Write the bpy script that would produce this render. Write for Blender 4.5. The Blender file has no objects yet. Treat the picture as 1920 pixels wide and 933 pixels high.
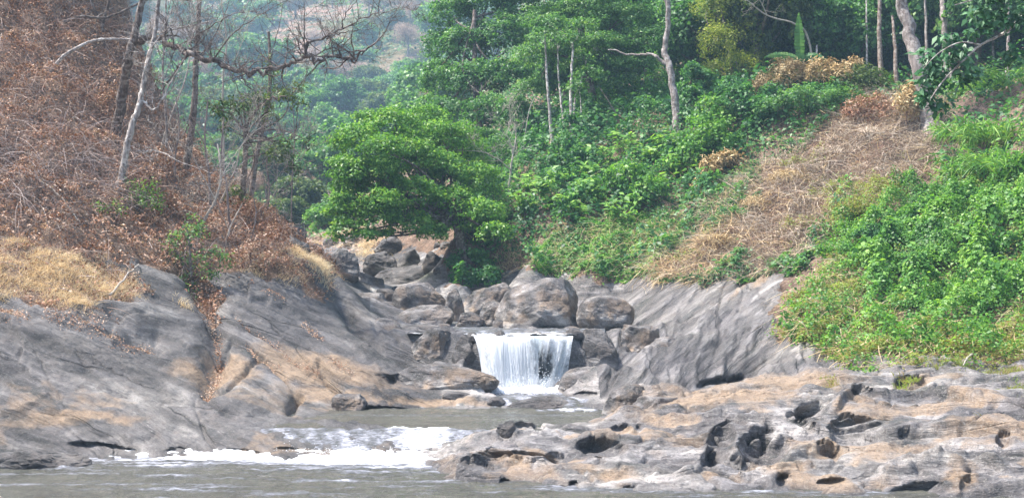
import bpy, math, random
import numpy as np
from mathutils import Vector

# ------------------------------------------------------------------ camera, sky, sun, exposure
scene = bpy.context.scene
col = scene.collection
W0, H0, F0 = 1920.0, 933.0, 2318.0
CAM_Z = 5.0
PITCH = math.atan((530.0 - 466.5) / F0)
cam = bpy.data.cameras.new("camera")
cam.sensor_width = 36.0
cam.lens = 36.0 * F0 / W0
cam.clip_start = 0.1
cam.clip_end = 4000
camo = bpy.data.objects.new("camera", cam)
camo.location = (0, 0, CAM_Z)
camo.rotation_euler = (math.pi / 2 + PITCH, 0, 0)
col.objects.link(camo)
scene.camera = camo

SUN_TO = Vector((-0.52, 0.06, 1.0)).normalized()
sun_el = math.asin(SUN_TO.z)
sun_az = math.atan2(SUN_TO.x, SUN_TO.y)
world = bpy.data.worlds.new("World")
scene.world = world
world.use_nodes = True
wn = world.node_tree
wn.nodes.clear()
wo = wn.nodes.new("ShaderNodeOutputWorld")
wb = wn.nodes.new("ShaderNodeBackground")
ws = wn.nodes.new("ShaderNodeTexSky")
ws.sky_type = 'NISHITA'
ws.sun_disc = False
ws.sun_elevation = sun_el
ws.sun_rotation = sun_az
ws.air_density = 1.0
ws.dust_density = 3.5
ws.ozone_density = 1.0
wb.inputs[1].default_value = 0.15
wn.links.new(ws.outputs[0], wb.inputs[0])
wn.links.new(wb.outputs[0], wo.inputs[0])
sl = bpy.data.lights.new("sun", 'SUN')
sl.energy = 4.4
sl.angle = math.radians(1.2)
sl.color = (1.0, 0.955, 0.89)
so = bpy.data.objects.new("sun", sl)
so.rotation_euler = SUN_TO.to_track_quat('Z', 'Y').to_euler()
so.location = (0, 0, 60)
col.objects.link(so)
scene.view_settings.view_transform = 'Standard'
scene.view_settings.look = 'None'
scene.view_settings.gamma = 1
scene.view_settings.use_curve_mapping = False
scene.view_settings.exposure = 1.32
scene.render.engine = 'CYCLES'
scene.cycles.use_denoising = True
scene.cycles.max_bounces = 6
scene.cycles.diffuse_bounces = 3
scene.cycles.glossy_bounces = 2
scene.cycles.transmission_bounces = 3
scene.cycles.transparent_max_bounces = 16
scene.cycles.volume_bounces = 0
scene.cycles.use_adaptive_sampling = True
scene.cycles.adaptive_threshold = 0.02

rng = np.random.default_rng(7)
random.seed(7)

# ------------------------------------------------------------------ noise and helpers
_perm = np.random.default_rng(1234).permutation(256).astype(np.int32)
_perm = np.concatenate([_perm, _perm, _perm])
_ga = np.random.default_rng(99).uniform(0, 2 * np.pi, 256)
_g2 = np.stack([np.cos(_ga), np.sin(_ga)], -1).astype(np.float32)
_g3 = np.random.default_rng(98).normal(size=(256, 3))
_g3 = (_g3 / np.linalg.norm(_g3, axis=1)[:, None]).astype(np.float32)

def pn2(x, y, seed=0):
    x = np.asarray(x, np.float32); y = np.asarray(y, np.float32)
    xi = np.floor(x).astype(np.int32); yi = np.floor(y).astype(np.int32)
    xf = x - xi; yf = y - yi
    u = xf * xf * xf * (xf * (xf * 6 - 15) + 10); v = yf * yf * yf * (yf * (yf * 6 - 15) + 10)
    def g(ix, iy, fx, fy):
        h = _perm[(_perm[(ix + seed * 17) & 255] + iy) & 255]
        gr = _g2[h]
        return gr[..., 0] * fx + gr[..., 1] * fy
    a = g(xi, yi, xf, yf); b = g(xi + 1, yi, xf - 1, yf)
    c = g(xi, yi + 1, xf, yf - 1); d = g(xi + 1, yi + 1, xf - 1, yf - 1)
    return ((a + (b - a) * u) + ((c + (d - c) * u) - (a + (b - a) * u)) * v) * 1.5

def pn3(p, seed=0):
    p = np.asarray(p, np.float32)
    i = np.floor(p).astype(np.int32); f = p - i
    w = f * f * f * (f * (f * 6 - 15) + 10)
    out = 0
    for dx in (0, 1):
        for dy in (0, 1):
            for dz in (0, 1):
                h = _perm[(_perm[(_perm[(i[..., 0] + dx + seed * 13) & 255] + i[..., 1] + dy) & 255] + i[..., 2] + dz) & 255]
                gr = _g3[h]
                dot = gr[..., 0] * (f[..., 0] - dx) + gr[..., 1] * (f[..., 1] - dy) + gr[..., 2] * (f[..., 2] - dz)
                ww = (w[..., 0] if dx else 1 - w[..., 0]) * (w[..., 1] if dy else 1 - w[..., 1]) * (w[..., 2] if dz else 1 - w[..., 2])
                out = out + dot * ww
    return out * 1.6

def fb2(x, y, o=4, seed=0, gain=0.5):
    s = 0; a = 1.0
    for k in range(o):
        s = s + a * pn2(x * 2 ** k, y * 2 ** k, seed + k * 3); a *= gain
    return s

def fb3(p, o=4, seed=0, gain=0.5):
    s = 0; a = 1.0
    for k in range(o):
        s = s + a * pn3(p * 2 ** k, seed + k * 3); a *= gain
    return s

def sstep(a, b, x):
    t = np.clip((x - a) / (b - a), 0, 1)
    return t * t * (3 - 2 * t)

def P(px, py, D):
    """point on the ray of photo pixel (px,py) at ground distance D"""
    cx, cy = (px - 960.0) / F0, (466.5 - py) / F0
    dy = math.cos(PITCH) - cy * math.sin(PITCH)
    dz = math.sin(PITCH) + cy * math.cos(PITCH)
    return Vector((cx / dy * D, D, CAM_Z + dz / dy * D))

def pix(x, y, z):
    zz = z - CAM_Z
    f = y * math.cos(PITCH) + zz * math.sin(PITCH)
    up = -y * math.sin(PITCH) + zz * math.cos(PITCH)
    return 960 + F0 * x / f, 466.5 - F0 * up / f

def polysd(px, py, poly):
    """signed distance (inside > 0) to a closed polygon"""
    poly = np.array(poly, float)
    d = np.full(np.shape(px), 1e9, np.float32); ins = np.zeros(np.shape(px), bool)
    for (x1, y1), (x2, y2) in zip(poly, np.roll(poly, -1, 0)):
        ex, ey = x2 - x1, y2 - y1
        t = np.clip(((px - x1) * ex + (py - y1) * ey) / (ex * ex + ey * ey + 1e-9), 0, 1)
        d = np.minimum(d, np.hypot(px - x1 - t * ex, py - y1 - t * ey))
        c = ((y1 > py) != (y2 > py)) & (px < (x2 - x1) * (py - y1) / (y2 - y1 + 1e-9) + x1)
        ins ^= c
    return np.where(ins, d, -d)

def linedist(px, py, line):
    """distance to a polyline and position along it 0..1"""
    line = np.array(line, float)
    d = np.full(np.shape(px), 1e9, np.float32)
    for (x1, y1), (x2, y2) in zip(line[:-1], line[1:]):
        ex, ey = x2 - x1, y2 - y1
        t = np.clip(((px - x1) * ex + (py - y1) * ey) / (ex * ex + ey * ey + 1e-9), 0, 1)
        d = np.minimum(d, np.hypot(px - x1 - t * ex, py - y1 - t * ey))
    return d

def mesh_obj(name, V, Fc, mat, parent=None, smooth=False, attrs=None, uv=None):
    """V (n,3); Fc: int array (m,3) or (m,4) or a list of such arrays"""
    if not isinstance(Fc, list): Fc = [Fc]
    Fc = [np.asarray(f, np.int32) for f in Fc if len(f)]
    me = bpy.data.meshes.new(name)
    me.vertices.add(len(V)); me.vertices.foreach_set("co", np.asarray(V, np.float32).ravel())
    loops = np.concatenate([f.ravel() for f in Fc])
    tot = np.concatenate([np.full(len(f), f.shape[1], np.int32) for f in Fc])
    st = np.concatenate([[0], np.cumsum(tot)[:-1]]).astype(np.int32)
    me.loops.add(len(loops)); me.loops.foreach_set("vertex_index", loops)
    me.polygons.add(len(tot)); me.polygons.foreach_set("loop_start", st); me.polygons.foreach_set("loop_total", tot)
    if smooth: me.polygons.foreach_set("use_smooth", np.ones(len(tot), bool))
    me.update(calc_edges=True)
    for k, v in (attrs or {}).items():
        v = np.asarray(v, np.float32)
        if v.ndim == 1:
            a = me.attributes.new(k, 'FLOAT', 'POINT'); a.data.foreach_set("value", v)
        else:
            if v.shape[1] == 3: v = np.concatenate([v, np.ones((len(v), 1), np.float32)], 1)
            a = me.attributes.new(k, 'FLOAT_COLOR', 'POINT'); a.data.foreach_set("color", v.ravel())
    me.materials.append(mat)
    o = bpy.data.objects.new(name, me)
    col.objects.link(o)
    if parent is not None: o.parent = parent
    return o

def tag(o, label=None, cat=None, group=None, kind=None):
    if label: o["label"] = label
    if cat: o["category"] = cat
    if group: o["group"] = group
    if kind: o["kind"] = kind
    return o

def empty(name, loc=(0, 0, 0), label=None, cat=None, group=None, rz=0.0):
    o = bpy.data.objects.new(name, None); o.location = loc; o.rotation_euler = (0, 0, rz)
    col.objects.link(o)
    return tag(o, label, cat, group)
# ------------------------------------------------------------------ terrain control points
# (px, py, D): where the surface seen at that pixel of the photograph lies, D metres away
CP = [
 # left slab
 (0,700,39),(0,620,41),(0,560,43),(0,500,44.6),(0,450,46),(0,380,48),(0,300,50),(0,200,53),(0,100,56),(0,-60,60),(0,-300,66),
 (-350,700,38),(-350,500,42),(-350,300,47),(-350,100,52),(-350,-200,60),(-350,840,35.6),(0,862,35.0),
 (100,848,36),(300,851,36),(560,849,36.2),(640,800,39.2),
 (300,790,38.0),(300,730,41),(100,780,37.5),(100,720,39),(100,650,41.2),(200,610,43.3),(450,745,41.2),(450,790,39),(560,775,41.6),(560,810,38.8),
 (130,480,46.5),(130,540,44.7),(380,705,43),(300,640,44.8),(300,580,46.8),(390,560,49.6),(200,490,47.5),(300,500,49.3),(370,640,46.4),
 (420,640,46.5),(440,570,49),(450,520,51.2),(560,500,53.3),(600,530,53.5),(560,600,50.5),(560,650,48),(560,700,45.7),(700,710,46.2),(700,650,49),(620,570,53.6),
 (540,745,43.2),(600,765,43.9),(690,768,44.3),(760,760,44.6),(800,700,47.3),(740,690,47.6),(850,700,47.5),(800,740,45.6),(920,738,46.6),(860,690,48.3),(690,745,45.0),
 (200,420,50),(200,330,53),(190,230,56.5),(120,120,58),(190,100,62),(180,0,65),(170,-200,72),
 (330,450,53),(310,375,57),(262,300,58.5),(400,430,55.5),(460,400,59.5),(480,460,55.5),(580,470,60),(600,500,62),(540,440,62),
 # ridge back side, valley to the left, upstream bed
 (420,490,72),(300,465,76),(230,430,78),(120,330,82),(20,180,86),(-140,20,92),(300,430,110),(60,340,110),(-300,100,110),(-300,-150,80),
 (640,500,70),(640,560,62),(690,590,58),(700,560,62),(740,540,70),(640,480,85),(600,455,100),(560,430,130),(560,400,180),(600,370,220),(300,380,180),(100,280,180),(-200,150,180),
 (720,470,90),(760,490,80),(800,510,74),(700,430,105),(740,420,120),(700,380,180),(780,613,59.5),(740,606,58),(880,612,60),(960,610,61),(1060,610,60.5),(800,592,66),(880,588,66),(820,560,71),(900,545,71),
 (960,560,68),(1050,560,66),(1120,575,63.5),(1180,600,60),(1160,540,65),
 # around the falls
 (690,600,53.8),(730,625,52),(790,668,50.4),(760,672,48.8),(830,690,49.0),
 # right slab
 (1070,738,46.8),(1120,745,45.4),(1060,720,47.5),(1120,700,48.3),(1200,690,48.8),(1250,660,49.8),(1300,640,50.6),(1190,662,50.8),(1120,672,49.6),(1130,640,52.5),
 (1240,615,56),(1280,590,58),(1250,540,62),(1350,560,58),(1350,620,53),(1440,600,52),(1440,540,56),(1480,500,59),(1400,680,48),(1300,700,47),(1500,640,48.6),(1560,665,46.8),
 (1200,740,44.6),
 # foreground shelf
 (1140,775,41.6),(1200,750,43),(1300,735,42.5),(1450,722,42),(1600,700,43),(1750,700,41.5),(1900,690,41.5),(2250,690,38),
 (1130,800,37.6),(1060,796,37.5),(1300,772,38),(1450,780,36.5),(1600,775,36.4),(1750,742,38.6),(1900,750,37),(2250,740,34),
 (860,862,33.7),(900,850,33.9),(950,815,35.4),(1000,860,33),(1130,860,32.4),(1130,835,34),(1300,850,33),(1300,810,35),(1450,850,32.8),(1600,855,32.3),(1750,850,32),(1900,850,31.3),(1900,800,33.6),(1750,800,34.5),(1600,815,34.2),(1450,815,34.6),(2250,800,31.5),
 (1060,905,30.7),(1300,905,30.4),(1500,908,30.1),(1700,905,30.0),(1900,905,29.6),(2250,890,29.0),(900,885,32.0),
 # right slopes
 (1600,600,49.6),(1600,520,53.5),(1600,440,58),(1750,600,48),(1750,500,52),(1750,400,57.5),(1750,320,63),(1900,620,45.5),(1900,500,50),(1900,400,54),(1900,300,59),(2250,600,42),(2250,400,48),(2250,200,55),(2250,0,62),
 (1480,400,63.5),(1550,320,68),(1700,280,66.5),(1560,400,61.5),(1740,240,67.5),(1900,215,66),(1900,195,80),(1600,200,73),(1450,220,74),(1500,170,82),(1400,160,98),(1600,185,90),(1700,212,82),(1700,190,98),(1900,160,100),(1500,60,135),(1850,60,130),(2250,-150,80),
 (1000,490,66.5),(1100,500,65.8),(1200,500,65),(850,525,67),(860,470,72),(1000,410,72),(1100,420,70),(1250,420,68.5),(1350,400,67),(1000,320,79),(1150,320,76),(1300,300,75),(1270,250,78),(1400,280,73),
 (1060,250,83),(900,350,88),(820,380,97),(820,330,120),(1000,240,100),(1200,215,100),(900,250,140),(1400,100,120),(1100,150,140),(820,280,170),(760,290,200),(1000,60,190),(1500,-300,180),(2000,-400,160),
 (600,300,265),(300,300,265),(0,200,265),(-300,100,265),(850,200,265),(1200,50,265),(1600,-50,265),(2200,-200,265),
]
CW = []
for a in CP:
    v = P(*a); CW.append((v.x, v.y, v.z))
CW += [(-18,20,-.9),(-8,20,-.9),(0,20,-.9),(10,20,-.9),(20,20,-.8),(-20,28,-.7),(-12,30,-.6),(-5,30,-.6),(0,29.5,-.5),(7,28.5,-.5),(16,28,-.5),
       (-12,34,-.35),(-6,34,-.35),(-2.8,33,-.4),(-12,27,-.7),(-3.2,35.5,-.1),(-2.2,37.2,.2),(-5.5,35.8,-.05),(-4.0,37.6,.2),(-1.0,38.6,.3),
       (-4.6,41.5,.1),(-2.5,42,.05),(0,42,.1),(2,41.5,.1),(-1.5,40.2,.15),(1.4,44.2,.35),(3.3,43.4,.4),(-.2,46.3,.45),(-0.6,45.2,.6),(1.2,45.3,.6),(1.2,46.8,.35),
       (-1.35,47.9,.3),(.5,48.0,.3),(1.9,47.9,.3),(-1.6,49.3,2.4),(0,49.5,2.62),(2.4,49.3,2.66),(-1.8,50.5,2.72),(0,50.5,2.75),(2.6,50.5,2.74),
       (-3.2,50.6,2.75),(-4.6,51.2,2.7),(-3.0,52.5,2.78),(0,54,2.74),(3,54,2.74),(-3.5,57,2.75),(0,57,2.72),(4,57,2.8),(-2.6,49.4,1.2),(3.4,49.2,1.1),(4.4,48.6,1.2),(3.4,51.4,2.6)]
CW = np.array(CW)

def _ker(r2): return np.sqrt(r2 + 0.8)
def rbf_fit(C):
    X = C[:, :2] * np.array([1, 1.0]); n = len(X)
    s = np.maximum(X[:, 1], 25) / 45.0
    A = _ker(((X[:, None] - X[None]) ** 2).sum(-1)) + np.diag(-0.02 * s)
    Pm = np.concatenate([np.ones((n, 1)), X], 1)
    M = np.block([[A, Pm], [Pm.T, np.zeros((3, 3))]])
    w = np.linalg.solve(M, np.concatenate([C[:, 2], np.zeros(3)]))
    return X, w
_RX, _RW = rbf_fit(CW)
def rbf_eval(x, y):
    sh = x.shape; x = x.ravel(); y = y.ravel(); out = np.empty(len(x))
    for i in range(0, len(x), 40000):
        xx = x[i:i + 40000, None]; yy = y[i:i + 40000, None]
        r = _ker((xx - _RX[None, :, 0]) ** 2 + (yy - _RX[None, :, 1]) ** 2)
        out[i:i + 40000] = r @ _RW[:-3] + _RW[-3] + _RW[-2] * xx[:, 0] + _RW[-1] * yy[:, 0]
    return out.reshape(sh)

U0, U1, NC = -0.60, 0.60, 1101
L0, L1, NR = math.log(22.0), math.log(255.0), 1200
us = np.linspace(U0, U1, NC); ls = np.linspace(L0, L1, NR)
LQ = ls[::6] if False else np.linspace(L0, L1, 300); UQ = np.linspace(U0, U1, 276)
gy = np.exp(LQ)[:, None] * np.ones((1, 276)); gx = UQ[None] * gy
ZB = rbf_eval(gx, gy)
def _grid(Z, x, y):
    n, m = Z.shape
    r = np.clip((np.log(np.maximum(y, 1)) - L0) / (L1 - L0) * (n - 1), 0, n - 1.001)
    c = np.clip((x / np.maximum(y, 1) - U0) / (U1 - U0) * (m - 1), 0, m - 1.001)
    i = r.astype(int); j = c.astype(int); a = r - i; b = c - j
    return (Z[i, j] * (1 - a) + Z[i + 1, j] * a) * (1 - b) + (Z[i, j + 1] * (1 - a) + Z[i + 1, j + 1] * a) * b
def zbase(x, y): return _grid(ZB, np.asarray(x, float), np.asarray(y, float))

Y = np.exp(ls)[:, None] * np.ones((1, NC)); X = us[None] * Y
Z = zbase(X, Y)
PX, PY = pix(X, Y, Z)

# regions of the surface, as soft masks
def soft(poly, w=14, warp=10, sc=1.3, seed=0):
    sd = polysd(PX, PY, poly)
    n = fb2(X * sc, Y * sc * .7 + Z * sc, 3, seed) * warp
    return sstep(-w, w, sd + n)
NEAR = Y < 75
SOIL_L = soft([(-600,560),(0,552),(60,575),(160,585),(215,590),(160,560),(290,570),(250,530),(200,492),(260,492),(330,510),(375,560),(400,600),(420,560),(385,515),(430,515),(520,520),(575,545),(610,560),(560,505),(545,480),(600,510),(625,535),(640,520),(600,480),(640,440),(640,-900),(-900,-900)], 10, 16, .9, 5) * (X < -3)
VEG_R = soft([(835,525),(900,522),(960,498),(1020,505),(1080,520),(1150,530),(1200,520),(1215,525),(1300,520),(1400,505),(1485,490),(1470,520),(1450,590),(1460,640),(1570,668),(1600,672),(1760,670),(1920,690),(2600,720),(2600,-1200),(560,-1200),(560,440),(640,455),(720,470),(830,470)], 9, 14, .8, 8) * (Y > 42.5)
GREEN1 = soft([(1475,615),(1550,510),(1575,420),(1650,400),(1690,375),(1790,330),(1960,300),(2600,300),(2600,760),(1900,700),(1780,675),(1590,680),(1450,640)], 14, 18, .7, 11)
FARM = sstep(68, 80, Y)
SHELF = sstep(46.5, 43.5, Y) * sstep(-0.1, 0.06, X / Y + 0.045)
LEFT = (X / Y < -0.045) * 1.0

# ------------------------------------------------------------------ rock relief
rock = (1 - SOIL_L) * (1 - VEG_R)
near = sstep(75, 55, Y)
wx = fb2(X * .25, Y * .25, 2, 40); wz = fb2(X * .25 + 9, Y * .25, 2, 44)
def strata(th, fa, fc, seed, yk=0.0):
    p1 = X * math.cos(th) - Z * math.sin(th); p2 = X * math.sin(th) + Z * math.cos(th) + yk * Y
    p2 = p2 + 0.10 * wx; p1 = p1 + .4 * wz
    n = pn2(p1 * fa, p2 * fc, seed) + .55 * pn2(p1 * fa * 2.1, p2 * fc * 2.3, seed + 3) + .3 * pn2(p1 * fa * 4.3, p2 * fc * 5, seed + 5)
    return n, p1, p2
nL, a1, a2 = strata(0.50, .35, 1.9, 21)
nL2, b1, b2 = strata(0.20, .30, 2.6, 25)
kL = sstep(650, 760, PY)
nLL = nL * (1 - kL) + nL2 * kL
nR, c1, c2 = strata(-0.75, .3, 2.0, 31)
nS, d1, d2 = strata(-0.03, .45, 1.2, 35, 0.45)
rightslab = (1 - LEFT) * (1 - SHELF)
rel = LEFT * nLL * 0.085 + rightslab * nR * 0.12 + SHELF * nS * 0.07
# thin open joints along the strata
def joints(p1, p2, fa, fc, seed, w=.05):
    n = pn2(p1 * fa, p2 * fc, seed)
    m = sstep(.05, .35, pn2(p1 * .35 + 5, p2 * .9, seed + 9))
    return -np.exp(-(n / w) ** 2) * m
rel = rel + LEFT * joints(a1, a2, .22, 1.5, 51) * .14 + rightslab * joints(c1, c2, .2, 1.7, 53) * .2 + SHELF * joints(d1, d2, .3, 1.1, 55) * .10
rel = rel + (.10 + .06 * SHELF) * fb2(X * .45, Y * .45, 3, 61) + (.05 - .02 * SHELF) * fb2(X * 1.7, Y * 1.5 + Z, 3, 63) + .012 * fb2(X * 7, Y * 5 + Z * 5, 2, 65)
# scalloped, water-worn hollows on the shelf
def ledges(p1, p2, f, seed, lo=-.1, hi=.35):
    t = p2 * f + .45 * pn2(p1 * .35, p2 * .5, seed) + .18 * pn2(p1 * 1.7, p2 * 1.2, seed + 2)
    s = t - np.floor(t); h = pn2(np.floor(t) * 7.3, p1 * .25, seed + 4)
    return (np.minimum(s / .06, 1) * (1 - s)) * sstep(lo, hi, h + .5 * pn2(p1 * .3, p2 * .4, seed + 6))
rel = rel + LEFT * .20 * ledges(a1, a2, .75, 301, -.15, .3) * (1 - kL) + LEFT * .15 * ledges(b1, b2, 1.1, 305, -.1, .3) * kL
rel = rel + rightslab * .15 * ledges(c1, c2, .8, 309, -.3, .2) + rightslab * .10 * ledges(c1, c2, 2.1, 313, -.2, .3) + SHELF * .16 * ledges(d1, d2, 1.0, 317, -.2, .3)
bil = 1 - np.abs(fb2(X * .55 + .3 * wx, Y * .8, 3, 71))
rel = rel + SHELF * (-(sstep(.80, 1.0, bil)) * .13 + .15 * fb2(X * .5, Y * .9, 2, 75))
rough_near_falls = np.exp(-(((X - .6) / 4) ** 2 + ((Y - 49) / 3) ** 2))
rel = rel * near * (1 - .5 * rough_near_falls)
Zr = Z + rel * rock
# soil: lumpy
lump = .50 * fb2(X * .5, Y * .5, 3, 81) + .06 * fb2(X * 3, Y * 3, 2, 85)
Zr = Zr + (1 - rock) * lump * sstep(42, 48, Y)

# features placed on the surface: creases and steps (pixel polylines; w,depth in metres on the surface)
mpp = Y / F0                                   # metres per photo pixel at that distance
def crease(line, w, dep, cond=None):
    global Zr
    d = linedist(PX, PY, line) * mpp
    m = np.exp(-(d / w) ** 2) * dep
    if cond is not None: m = m * cond
    Zr = Zr - m
def bump(cx, cy, rx, ry, h, ang=0, cond=None):
    global Zr
    dx, dy = PX - cx, PY - cy; c, s = math.cos(ang), math.sin(ang)
    q = ((dx * c + dy * s) / rx) ** 2 + ((-dx * s + dy * c) / ry) ** 2
    m = np.exp(-q) * h
    if cond is not None: m = m * cond
    Zr = Zr + m
LB = (X < -2.0) & (Y < 64)
crease([(365,535),(392,580),(408,625),(412,665),(402,700),(392,720)], .40, .52, LB)
crease([(412,665),(435,640),(470,655),(490,670),(540,710),(565,740)], .10, .32, LB)
crease([(560,735),(545,765)], .14, .4, LB)
crease([(490,670),(462,700),(430,725)], .09, .22, LB)
crease([(440,600),(520,655),(590,700),(640,730)], .12, .25, LB)
crease([(600,690),(640,740),(680,760)], .13, .3, LB)
crease([(150,590),(230,640),(300,660)], .13, .22, LB)
crease([(620,545),(660,605),(720,655),(800,690)], .22, .45, LB)
crease([(210,590),(250,630),(290,640)], .2, .3, LB)
crease([(0,575),(100,600),(200,650),(320,700)], .2, .2, LB)
bump(300,590,80,55,.35,.8,LB)
bump(360,640,30,55,.35,.2,LB)
bump(500,600,110,30,.22,.5,LB)
bump(650,690,70,25,.3,.2,LB)
bump(560,510,60,18,.5,.5,LB)
bump(640,560,70,16,.7,.75,LB)
RB = (X > 2.0) & (Y > 43.8) & (Y < 66)
bump(1170,690,80,30,.35,-.3,RB)
bump(1330,600,90,14,.35,-.75,RB)
crease([(1200,610),(1300,590),(1370,545),(1420,510)], .16, .4, RB)
crease([(1180,660),(1300,610),(1380,560)], .14, .3, RB)
crease([(1140,715),(1180,690),(1200,660)], .12, .2, RB)
crease([(1290,722),(1340,712),(1400,690),(1440,660)], .25, .7, RB)
crease([(1230,700),(1330,650),(1440,580)], .12, .2, RB)

for a in [(1640,290,50,20,.6,.3),(1540,330,50,16,.5,-.5),(1450,370,50,22,.5,-.6),(1380,440,40,20,.4,-.6),(1700,250,36,10,.8,0),(1480,450,60,14,.4,-.7),(1330,470,40,12,.4,-.6)]: bump(a[0],a[1],a[2],a[3],a[4],a[5],RB | (Y > 55))
crease([(1540,400),(1480,430),(1400,490)], .3, .5, Y > 50)
crease([(1640,330),(1560,350),(1500,400)], .25, .45, Y > 50)

# water surface height everywhere
def wheight(x, y):
    line = 37.4 - 0.10 * (x + 4)                # the lower chute runs slightly aslant
    z = 0.5 * sstep(line - 1.6, line + 1.1, y)
    z = z + 0.25 * sstep(44.4, 45.6, y + .12 * x)
    z = z + 2.13 * sstep(48.2, 49.3, y)
    z = z + np.maximum(y - 60, 0) * .075
    return z

# sharp risers of the shelf: each raises what lies behind a line
def riser(line, h, w=.10, back=2.6):
    """a small cliff facing the river; ground behind the line rises by h, dying out over `back` metres"""
    global Zr
    l = np.array(line, float)
    yl = np.interp(PX, l[:, 0], l[:, 1])
    ends = sstep(l[0, 0], l[0, 0] + 40, PX) * sstep(l[-1, 0], l[-1, 0] - 40, PX)
    n = 7 * pn2(X * 1.2, Y * .3, 91)
    d = (yl + n - PY) * mpp * 5.5              # distance behind the line, metres on the flat
    Zr = Zr + h * ends * sstep(-w, w, d) * sstep(back, w, d) * (Y < 46)
riser([(820,888),(900,878),(1000,880),(1060,885)], .20, .10, 2.0)
riser([(930,822),(980,812),(1060,808)], .12, .08, 1.2)
riser([(1060,858),(1200,852),(1260,830)], .10, .1, 2.0)
riser([(1250,905),(1330,880),(1420,890),(1500,880)], .18, .12, 1.6)
riser([(1310,850),(1370,868),(1450,872),(1540,850),(1600,835)], .25, .15, 2.4)
riser([(1130,792),(1250,785),(1400,800),(1480,812),(1560,830)], .22, .12, 2.0)
riser([(1490,815),(1600,828),(1700,822),(1850,812),(1960,820)], .36, .12, 2.4)
riser([(1540,775),(1640,752),(1750,742),(1850,760),(1960,775)], .32, .14, 2.0)
riser([(1640,905),(1720,890),(1820,885),(1900,900)], .30, .12, 2.2)
riser([(1700,870),(1800,850),(1960,845)], .14, .12, 2.0)
riser([(1130,775),(1200,752),(1300,738)], .25, .12, 2.0)

# keep the water-filled parts low
below = ((X / Y > -0.052) & (X / Y < 0.07) & (Y > 39.6) & (Y < 49) & (PY > 742) & (PY < 790) & (PX < 1125) & (PX > 660))
Zr = np.where(below & (Zr > wheight(X, Y) - .06) & (PY > 770), wheight(X, Y) - .12, Zr)

fm = sstep(-1.95, -1.6, X) * sstep(3.0, 2.6, X) * (Y > 47.3) * (Y < 49.6)
prof = .3 + .35 * np.maximum(0, pn2(X * 1.3, Y, 341)) + 2.45 * sstep(48.85, 49.5, Y + .12 * pn2(X * 1.5, Y, 343))
Zr = np.where(fm > 0, Zr * (1 - fm) + np.minimum(Zr, prof) * fm, Zr)
# wave-cut notch along the waterline
wl = wheight(X, Y)
PTS = np.stack([X, Y, Zr], -1)

# hollows and overhung pockets: (px, py, a, b, angle, depth, down)
DENT = np.zeros_like(X)
def dent(cx, cy, a, b, ang=0, dep=.8, down=.3, pw=4, cond=None, lim=(26, 70)):
    global PTS, DENT
    px, py = pix(PTS[..., 0], PTS[..., 1], PTS[..., 2])
    dx, dy = px - cx, py - cy; c, s = math.cos(ang), math.sin(ang)
    n = .09 * pn2(X * 2.2, Y * 2.2 + Z * 2, 95)
    q = np.sqrt(((dx * c + dy * s) / a) ** 2 + ((-dx * s + dy * c) / b) ** 2) + n
    m = np.clip(1 - q ** 2.6, 0, 1) ** .85; dep = dep * .72; down = down * 1.5
    m = m * ((Y > lim[0]) & (Y < lim[1]))
    PTS = PTS + m[..., None] * dep * np.array([0, 1.0, -down])
    DENT = np.maximum(DENT, m)
for a in [(1128,838,52,17,.05,1.0,.25),(955,868,95,24,.02,.7,.1),(925,862,24,22,.2,.5,.2),(1040,858,20,13,0,.6,.2),
          (948,808,16,16,.5,.7,.2),(985,797,22,8,0,.5,.2),(1010,797,14,9,.1,.5,.3),(1165,803,20,9,.1,.5,.3),(1198,800,6,6,0,.3,.3),
          (1075,912,10,9,0,.5,0),(945,903,11,5,0,.4,0),(1180,918,14,5,0,.3,0),
          (1432,838,50,33,.08,.75,.55),(1352,830,26,42,.25,.9,.3),(1330,862,16,20,.3,.5,.3),(1385,868,30,12,.4,.5,.3),
          (1520,768,30,13,-.15,.9,.3),(1505,790,36,9,.45,.7,.3),(1555,842,26,14,.5,.7,.3),
          (1605,808,55,30,.05,1.3,.25),(1470,900,14,13,0,.7,.1),(1560,902,30,8,-.1,.6,.1),
          (1620,732,25,8,.1,.5,.3),(1712,718,36,14,0,.8,.3),(1885,825,18,14,.2,.6,.3),
          (1815,905,14,20,.6,.3,.2),(1725,920,60,16,-.1,.5,.1),
          (1335,718,30,10,-.25,1.0,.1),(1380,712,18,7,-.3,.8,.1),(1100,740,26,7,0,.7,0),(1215,760,20,10,.3,.5,.2),
          (800,716,90,15,.05,1.0,.05),(880,728,60,9,.15,.9,.05),(730,715,30,10,.5,.4,.1),
          (715,768,60,7,.03,.7,0),(180,838,60,9,.1,.7,0),(330,845,22,6,0,.5,0),(450,847,40,6,.05,.5,0),(240,846,16,6,0,.5,0),(540,845,30,8,.1,.5,0),
          (1700,812,20,10,0,.3,.2)]:
    if a[0] == -1: continue
    dent(*a)
for a in [(1735,272,34,11,-.1,1.4,.2),(1680,292,26,8,.2,.9,.2),(1700,318,22,8,-.3,.7,.3)]: dent(*a)
ZF = PTS[..., 2].copy()
def height(x, y): return _grid(Zr, np.asarray(x, float), np.asarray(y, float))
def hit(px, py, d0=25.0, d1=240.0):
    """distance at which the ray of a photo pixel meets the terrain"""
    D = np.exp(np.linspace(math.log(d0), math.log(d1), 3000))
    cx, cy = (px - 960.0) / F0, (466.5 - py) / F0
    dy = math.cos(PITCH) - cy * math.sin(PITCH); dz = math.sin(PITCH) + cy * math.cos(PITCH)
    h = height(cx / dy * D, D); zz = CAM_Z + dz / dy * D
    k = np.argmax(zz < h)
    if not (zz < h).any(): return P(px, py, d1)
    return P(px, py, float(D[k]))

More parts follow.
